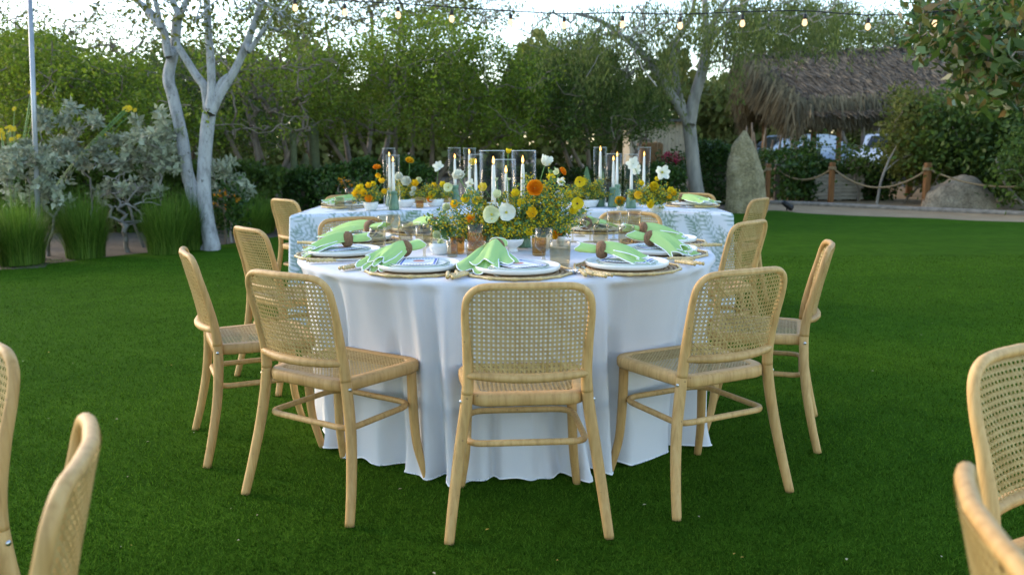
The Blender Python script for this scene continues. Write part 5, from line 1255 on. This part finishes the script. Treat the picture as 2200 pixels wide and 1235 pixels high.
extra = Vector(W_(1500, 372, posts[0].y))
for a, b, sag, lb in ((extra, posts[0], .14, 'rope hanging between the pepper tree and the standing stone'), (posts[1], posts[2], .22, 'rope hanging from the dark post to the slats'), (posts[2], posts[3], .36, 'rope sagging deeply between the slats and the boulder'), (posts[3], posts[4], .30, 'rope hanging in front of the low boulder')):
    m = MB(); m.tube([a.lerp(b, t) - Vector((0, 0, sag * 4 * t * (1 - t))) for t in np.linspace(0, 1, 22)], .017, 6); tag(m.build('rope', ROPE), lb, 'rope', 'ropes of the fence')
# weathered slat fence
SLAT = plain('weathered_slat', (0.36, 0.32, 0.25), .9, .35, 9, .4, 40, (.3, 1, 1))
p = gnd(1782, 436); q = gnd(1868, 436); c = (p + q) / 2; o = empty('slat_fence', (c.x, c.y + .7, 0)); tag(o, 'weathered horizontal slat panel behind the young shrub', 'fence'); Lx = (q - p).length + .25
zt = W_(1820, 376, c.y + .7)[2]; ns = 7
for i in range(ns):
    m = MB(); m.box((rnd.uniform(-.03, .03), 0, .06 + (zt - .08) * i / (ns - 1)), (Lx + rnd.uniform(-.04, .06), .025, .07), rnd.uniform(-.01, .01), .004); m.build('slat', SLAT, o, False)
for x in (-Lx * .42, Lx * .05, Lx * .45): m = MB(); m.box((x, .036, zt / 2), (.07, .045, zt + .06), 0, .005); m.build('upright', SLAT, o, False)

# ------------------------------------------------------------------ thatched shelter
def thatch_mat():
    m, nt, b = nodes('palm_thatch'); g_ = nt.nodes.new('ShaderNodeNewGeometry')
    c = ramp(nt, g_.outputs['Random Per Island'], [(0, (0.07, 0.064, 0.052)), (.5, (0.115, 0.105, 0.085)), (.85, (0.165, 0.148, 0.118)), (1, (0.26, 0.21, 0.14))]); nt.links.new(c, b.inputs['Base Color']); b.inputs['Roughness'].default_value = .95; b.inputs['Specular IOR Level'].default_value = .1; return m
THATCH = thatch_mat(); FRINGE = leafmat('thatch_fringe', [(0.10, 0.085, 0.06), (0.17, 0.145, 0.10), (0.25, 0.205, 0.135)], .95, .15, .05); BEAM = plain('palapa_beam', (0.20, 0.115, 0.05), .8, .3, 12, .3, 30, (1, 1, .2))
def palapa():
    r = np.random.default_rng(121)
    R0, R1 = W_(1592, 128, 25.0), W_(2330, 94, 21.2); E0, E1 = W_(1722, 240, 21.0), W_(2480, 236, 17.2)
    R1[2] = R0[2]; E1[2] = E0[2]; B0 = np.array([7.4, 27.6, E0[2]]); B1 = B0 + (E1 - E0)
    o = empty('thatched_shelter', (R0[0], R0[1], 0)); tag(o, 'open shelter with a thick grey palm-thatch roof on wooden posts', 'shelter'); off = Vector((-R0[0], -R0[1], 0))
    m = MB(); up = np.array([0, 0, -.10])
    m.add([tuple(v) for v in (R0, R1, E1, E0, B1, B0, R0 + up, R1 + up, E1 + up, E0 + up, B1 + up, B0 + up)], [(0, 3, 2, 1), (0, 1, 4, 5), (6, 7, 8, 9), (6, 11, 10, 7), (3, 9, 8, 2), (5, 4, 10, 11), (0, 6, 9, 3), (0, 5, 11, 6), (1, 2, 8, 7), (1, 7, 10, 4)])
    m.build('roof_deck', THATCH, o, False, loc=off)
    def strands(n, fa, length, wd, jit, hang, name):
        V = np.zeros((n, 4, 3), np.float32); P, D = fa(n); L = (length * r.uniform(.6, 1.35, n))[:, None]
        D = D + r.normal(0, jit, (n, 3)); D[:, 2] -= hang; D /= np.linalg.norm(D, axis=1)[:, None]; s = np.cross(D, np.array([0, 1, .4]) + r.normal(0, .2, (n, 3))); s /= np.linalg.norm(s, axis=1)[:, None]; w = (wd * r.uniform(.6, 1.4, n))[:, None]
        V[:, 0] = P - s * w; V[:, 1] = P + s * w; V[:, 2] = P + D * L + s * w * .4; V[:, 3] = P + D * L - s * w * .4
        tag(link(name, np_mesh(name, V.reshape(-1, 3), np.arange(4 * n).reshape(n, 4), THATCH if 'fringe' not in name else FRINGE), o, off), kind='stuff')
    def face(A0, A1, C0, C1):
        nn = np.cross(A1 - A0, C0 - A0); nn /= np.linalg.norm(nn); nn = nn if nn[2] > 0 else -nn
        def f(n):
            u, v = r.random((n, 1)), r.random((n, 1)) ** .9; v = np.round(v * 16) / 16 + r.normal(0, .012, (n, 1)); a = A0 * (1 - u) + A1 * u; c = C0 * (1 - u) + C1 * u; return a * (1 - v) + c * v + nn * (.03 + .05 * r.random((n, 1))), (c - a) / np.linalg.norm(c - a, axis=1)[:, None] + nn * .04
        return f
    strands(42000, face(R0, R1, E0, E1), .46, .013, .05, .0, 'thatch'); strands(4000, face(R0, R1, B0, B1), .5, .03, .08, .0, 'rear_thatch')
    def eave(n): u = r.random((n, 1)); return E0 * (1 - u) + E1 * u + r.normal(0, .10, (n, 3)) + np.array([0, 0, .12]), np.tile((E0 - R0) / np.linalg.norm(E0 - R0), (n, 1)) * .5
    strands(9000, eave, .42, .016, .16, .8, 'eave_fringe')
    def verge(A, B):
        def f(n): v = r.random((n, 1)); return A * (1 - v) + B * v + r.normal(0, .10, (n, 3)) + np.array([0, 0, .06]), np.tile(np.array([-.25, -.15, -.6]), (n, 1))
        return f
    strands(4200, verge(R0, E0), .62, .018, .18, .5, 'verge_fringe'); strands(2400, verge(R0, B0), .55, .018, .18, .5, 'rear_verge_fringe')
    def ridge(n): u = r.random((n, 1)); return R0 * (1 - u) + R1 * u + r.normal(0, .06, (n, 3)) + np.array([0, 0, .06]), np.tile(np.array([0, -1., -.5]), (n, 1)) * np.where(r.random((n, 1)) < .5, 1, -1) * np.array([1, 1, 0]) + np.array([0, 0, -.4])
    strands(2600, ridge, .4, .018, .3, .1, 'ridge_cap')
    ux = (E1 - E0) / np.linalg.norm(E1 - E0); vy = (B0 - E0)
    def post(p, nm='post', rad=.075, top=None): m = MB(); p = np.array(p); m.tube([(p[0], p[1], -.05), (p[0] + .02, p[1], 1.0), (p[0], p[1], top or E0[2] + .1)], [rad * 1.08, rad, rad * .92], 9); m.build(nm, BEAM, o, loc=off)
    for t in (.4, 2.6, 5.2): 
        post(E0 + ux * t + vy * .06); post(E0 + ux * t + vy * .94)
    def beam(a, b, rad=.06): m = MB(); m.tube([tuple(a), tuple(b)], rad, 8); m.build('beam', BEAM, o, loc=off)
    z = np.array([0, 0, .02]); beam(E0 + ux * .4 + vy * .03 + z, E0 + ux * .4 + vy * .97 + z); beam(E0 + ux * .1 + vy * .06 + z, E1 + vy * .06 + z, .055); beam(E0 + ux * .1 + vy * .94 + z, E1 + vy * .94 + z, .055)
    for t in (): beam(E0 + ux * .4 + vy * t + np.array([0, 0, .4]), E0 + ux * .4 + vy * .5 + np.array([0, 0, R0[2] - E0[2] - .2]), .04)
    # stick screen on the near end
    for k in range(15):
        x = 1602 + k * 8.5 + rnd.uniform(-2, 2); q = W_(x, 300, 22.6 + .05 * k); t_ = rnd.uniform(1.25, 1.75); m = MB(); m.tube([(q[0], q[1], 0), (q[0] + rnd.uniform(-.05, .05), q[1], t_ * .5), (q[0] + rnd.uniform(-.16, .16), q[1], t_)], [.032, .028, .018], 6); m.build('stick', plain('grey_stick', (0.22, 0.18, 0.13), .9, .3) if 'grey_stick' not in MATS else MATS['grey_stick'], o, loc=off)
palapa()

# ------------------------------------------------------------------ beige corrugated hut, bale, parked cars
p = W_(1412, 330, 24.0); o = empty('metal_hut', (p[0], 24.0, 0)); tag(o, 'beige ribbed-metal hut glimpsed behind the pepper tree', 'hut')
zt = W_(1412, 262, 24.0)[2]; m = MB(); rows = []; n = 60; wd = 1.5
P2 = [(-wd / 2 + wd * i / n, -.02 * (1 if (i // 2) % 2 else 0)) for i in range(n + 1)]
m.grid([[(x, y, 0) for x, y in P2], [(x, y, zt) for x, y in P2]]); m.build('ribbed_wall', plain('beige_metal', (0.42, 0.36, 0.24), .6, .12, 4), o, False)
m = MB(); m.box((0, .8, zt / 2), (wd - .02, 1.5, zt - .02)); m.build('body', plain('beige_metal_side', (0.40, 0.34, 0.23), .6, .12, 4), o, False)
m = MB(); m.box((0, .7, zt + .03), (wd + .3, 1.9, .06)); m.build('roof', plain('hut_roof', (0.10, 0.09, 0.08), .7, .2), o, False)
p = W_(1396, 336, 21.5); zt = W_(1396, 306, 21.5)[2]; zb = 0.0; o = empty('hay_bale', (p[0], 21.5, 0)); tag(o, 'brown hay bale standing in front of the beige hut', 'hay bale')
m = MB(); m.box((0, 0, (zt + zb) / 2), (.56, .5, zt - zb), .05, .05); m.build('packed_hay', plain('hay', (0.16, 0.085, 0.03), .95, .5, 40, .8, 60, (1, 1, .4)), o)
for x in (-.14, .14): m = MB(); m.tube([(x, -.262, .05), (x, -.262, zt - .02), (x, -.2, zt + .006), (x, .2, zt + .006)], .006, 5); m.build('twine', ROPE, o)
def car(px, d, rz, label, paint):
    p = W_(px, 300, d); o = empty('parked_car', (p[0], d, 0), rz); tag(o, label, 'car', 'cars parked beyond the shelter')
    L, Wd = 4.4, 1.76; prof = [(-2.2, .45), (-2.18, .72), (-2.05, .86), (-1.0, .97), (-.75, 1.02), (1.75, 1.02), (2.1, .95), (2.2, .7), (2.2, .42)]
    def loft(pr, w0, w1, zlo, nm, mat):
        m = MB(); n = len(pr); rows = []
        for y, s in ((-w0, 0), (-w1, 1), (w1, 1), (w0, 0)): rows.append([(x, y, zlo if not s and False else z) for x, z in pr])
        m.grid(rows); m.add([(x, -w0, z) for x, z in pr], [tuple(range(n))]); m.add([(x, w0, z) for x, z in pr], [tuple(range(n - 1, -1, -1))]); return m.build(nm, mat, o)
    loft([(-2.2, .28)] + prof + [(2.2, .28)], Wd / 2, Wd / 2 - .04, .28, 'body', paint)
    cab = [(-.95, .98), (-.30, 1.46), (.2, 1.50), (1.1, 1.49), (1.45, 1.42), (1.95, 1.0)]; loft(cab, Wd / 2 - .10, Wd / 2 - .22, .98, 'cabin', paint)
    GL = plain('car_glass', (0.03, 0.035, 0.04), .08, .1, spec=.6) if 'car_glass' not in MATS else MATS['car_glass']
    for s in (-1, 1):
        for x0, x1, t0, t1 in ((-.62, .35, -.2, .3), (.42, 1.35, .42, 1.2)):
            m = MB(); y0, y1 = s * (Wd / 2 - .095), s * (Wd / 2 - .17); m.add([(x0, y0, 1.04), (x1, y0, 1.04), (t1, y1, 1.38), (t0, y1, 1.38)], [(0, 1, 2, 3)]); m.build('window', GL, o, False)
        for x in (-1.4, 1.35):
            m = MB(); m.lathe([(.0, -.1), (.2, -.11), (.31, -.09), (.33, 0), (.31, .09), (.2, .11), (0, .1)], 20); w = m.build('wheel', BLACK, o, loc=(x, s * .80, .33), rot=(R(90), 0, 0))
            m = MB(); m.lathe([(0, .112 * -1), (.17, -.118), (.19, -.10)], 14); m.build('rim', STEEL, w)
    for x, a in ((-.64, -1), (1.72, 1)):
        m = MB(); z0, z1 = 1.03, 1.42; xa, xb = (-.9, -.37) if a < 0 else (1.93, 1.5); m.add([(xa, -.68, z0), (xa, .68, z0), (xb, .58, z1), (xb, -.58, z1)], [(0, 1, 2, 3)]); m.build('windscreen', GL, o, False, loc=(-.02 if a < 0 else .02, 0, .012))
CARW = plain('white_car_paint', (0.62, 0.66, 0.72), .25, .02, spec=.5); CARB = plain('pale_blue_car_paint', (0.42, 0.52, 0.64), .25, .02, spec=.5)
car(1690, 31.0, R(10), 'pale car parked behind the stick screen of the shelter', CARB); car(1915, 30.0, R(60), 'white car parked behind the middle post of the shelter', CARW)

# ------------------------------------------------------------------ lawn spotlight
p = gnd(1690, 452); o = empty('lawn_spotlight', (p.x, p.y, 0), .3); tag(o, 'small black garden spotlight tipped up beside the standing stone', 'spotlight')
m = MB(); m.tube([(0, 0, -.02), (0, 0, .09)], .012, 6); m.build('spike', BLACK, o)
m = MB(); m.tube([(-.09, 0, .155), (-.03, 0, .115), (.075, 0, .05), (.10, 0, .035)], [.035, .05, .055, .062], 12); m.build('lamp_head', BLACK, o)
m = MB(); m.tube([(.096, 0, .0365), (.101, 0, .034)], .052, 12); m.build('lens', GLASS, o)

# ------------------------------------------------------------------ string lights
SOCK = BLACK
wire_px = [(560, -30), (633, -8), (740, 2), (855, 8), (970, 16), (1097, 24), (1212, 30), (1338, 28), (1462, 31), (1596, 26), (1730, 24), (1866, 33), (2010, 26), (2163, 4), (2260, -15)]
DW = 8.4
wire = [Vector(atd(x, y, DW)) for x, y in wire_px]
cab = MB(); cab.tube([Vector(q) for q in spline([tuple(w) for w in wire], 6)], .0055, 6)
anch = empty('light_cable', (wire[7].x, wire[7].y, wire[7].z)); tag(anch, 'black festoon cable slung between the trees over the tables', 'cable')
cab.v = [tuple(Vector(v) - wire[7]) for v in cab.v]; cab.build('cord', BLACK, anch)
bul = MB(); bul.lathe([(0, -.134), (.010, -.132), (.020, -.122), (.024, -.108), (.022, -.094), (.015, -.076), (.012, -.066)], 14); bulm = bul.mesh('glass', BULB)
sk = MB(); sk.tube([(0, 0, 0), (0, 0, -.028)], .004, 6); sk.lathe([(0, -.024), (.013, -.026), (.017, -.034), (.017, -.066), (.014, -.072), (0, -.072)], 12); skm = sk.mesh('socket', SOCK)
where = ['where the cable leaves the white-barked tree', 'next along the cable from the white-barked tree', 'over the freesia bowl', 'over the white iris', 'over the three round-table candles', 'over the middle of the fern table', 'over the tallest candle cone', 'just before the pepper tree trunk', 'just past the pepper tree trunk', 'over the ridge end of the thatched roof', 'over the thatched roof', 'at the tips of the broad-leaved tree', 'inside the broad-leaved tree']
for i, w in enumerate(wire[1:-1]):
    o = empty('festoon_bulb', w - Vector((0, 0, .003)), rnd.random()); tag(o, 'lit festoon bulb ' + where[i], 'light bulb', 'festoon bulbs'); link('socket', skm, o); link('glass', bulm, o)

# chairs of neighbouring tables, cut by the frame
def fore(px, py, deg, side, label):
    """px,py = a top corner of the back"""
    t = R(deg); q = gnd(px, py, .80); lx, ly = side * .175, -.255
    place_chair(q.x - (lx * math.cos(t) - ly * math.sin(t)), q.y - (lx * math.sin(t) + ly * math.cos(t)), deg, label, OT)
fore(24, 772, 150, -1, 'cane chair on the border side, turned away from the round table, farther of the pair')
fore(172, 899, 111, 1, 'cane chair on the border side, turned away from the round table, nearer of the pair')
fore(2098, 792, -153, 1, 'cane chair on open lawn on the stone side, farther of the pair')
fore(2084, 1003, -107, -1, 'cane chair on open lawn on the stone side, nearer of the pair')
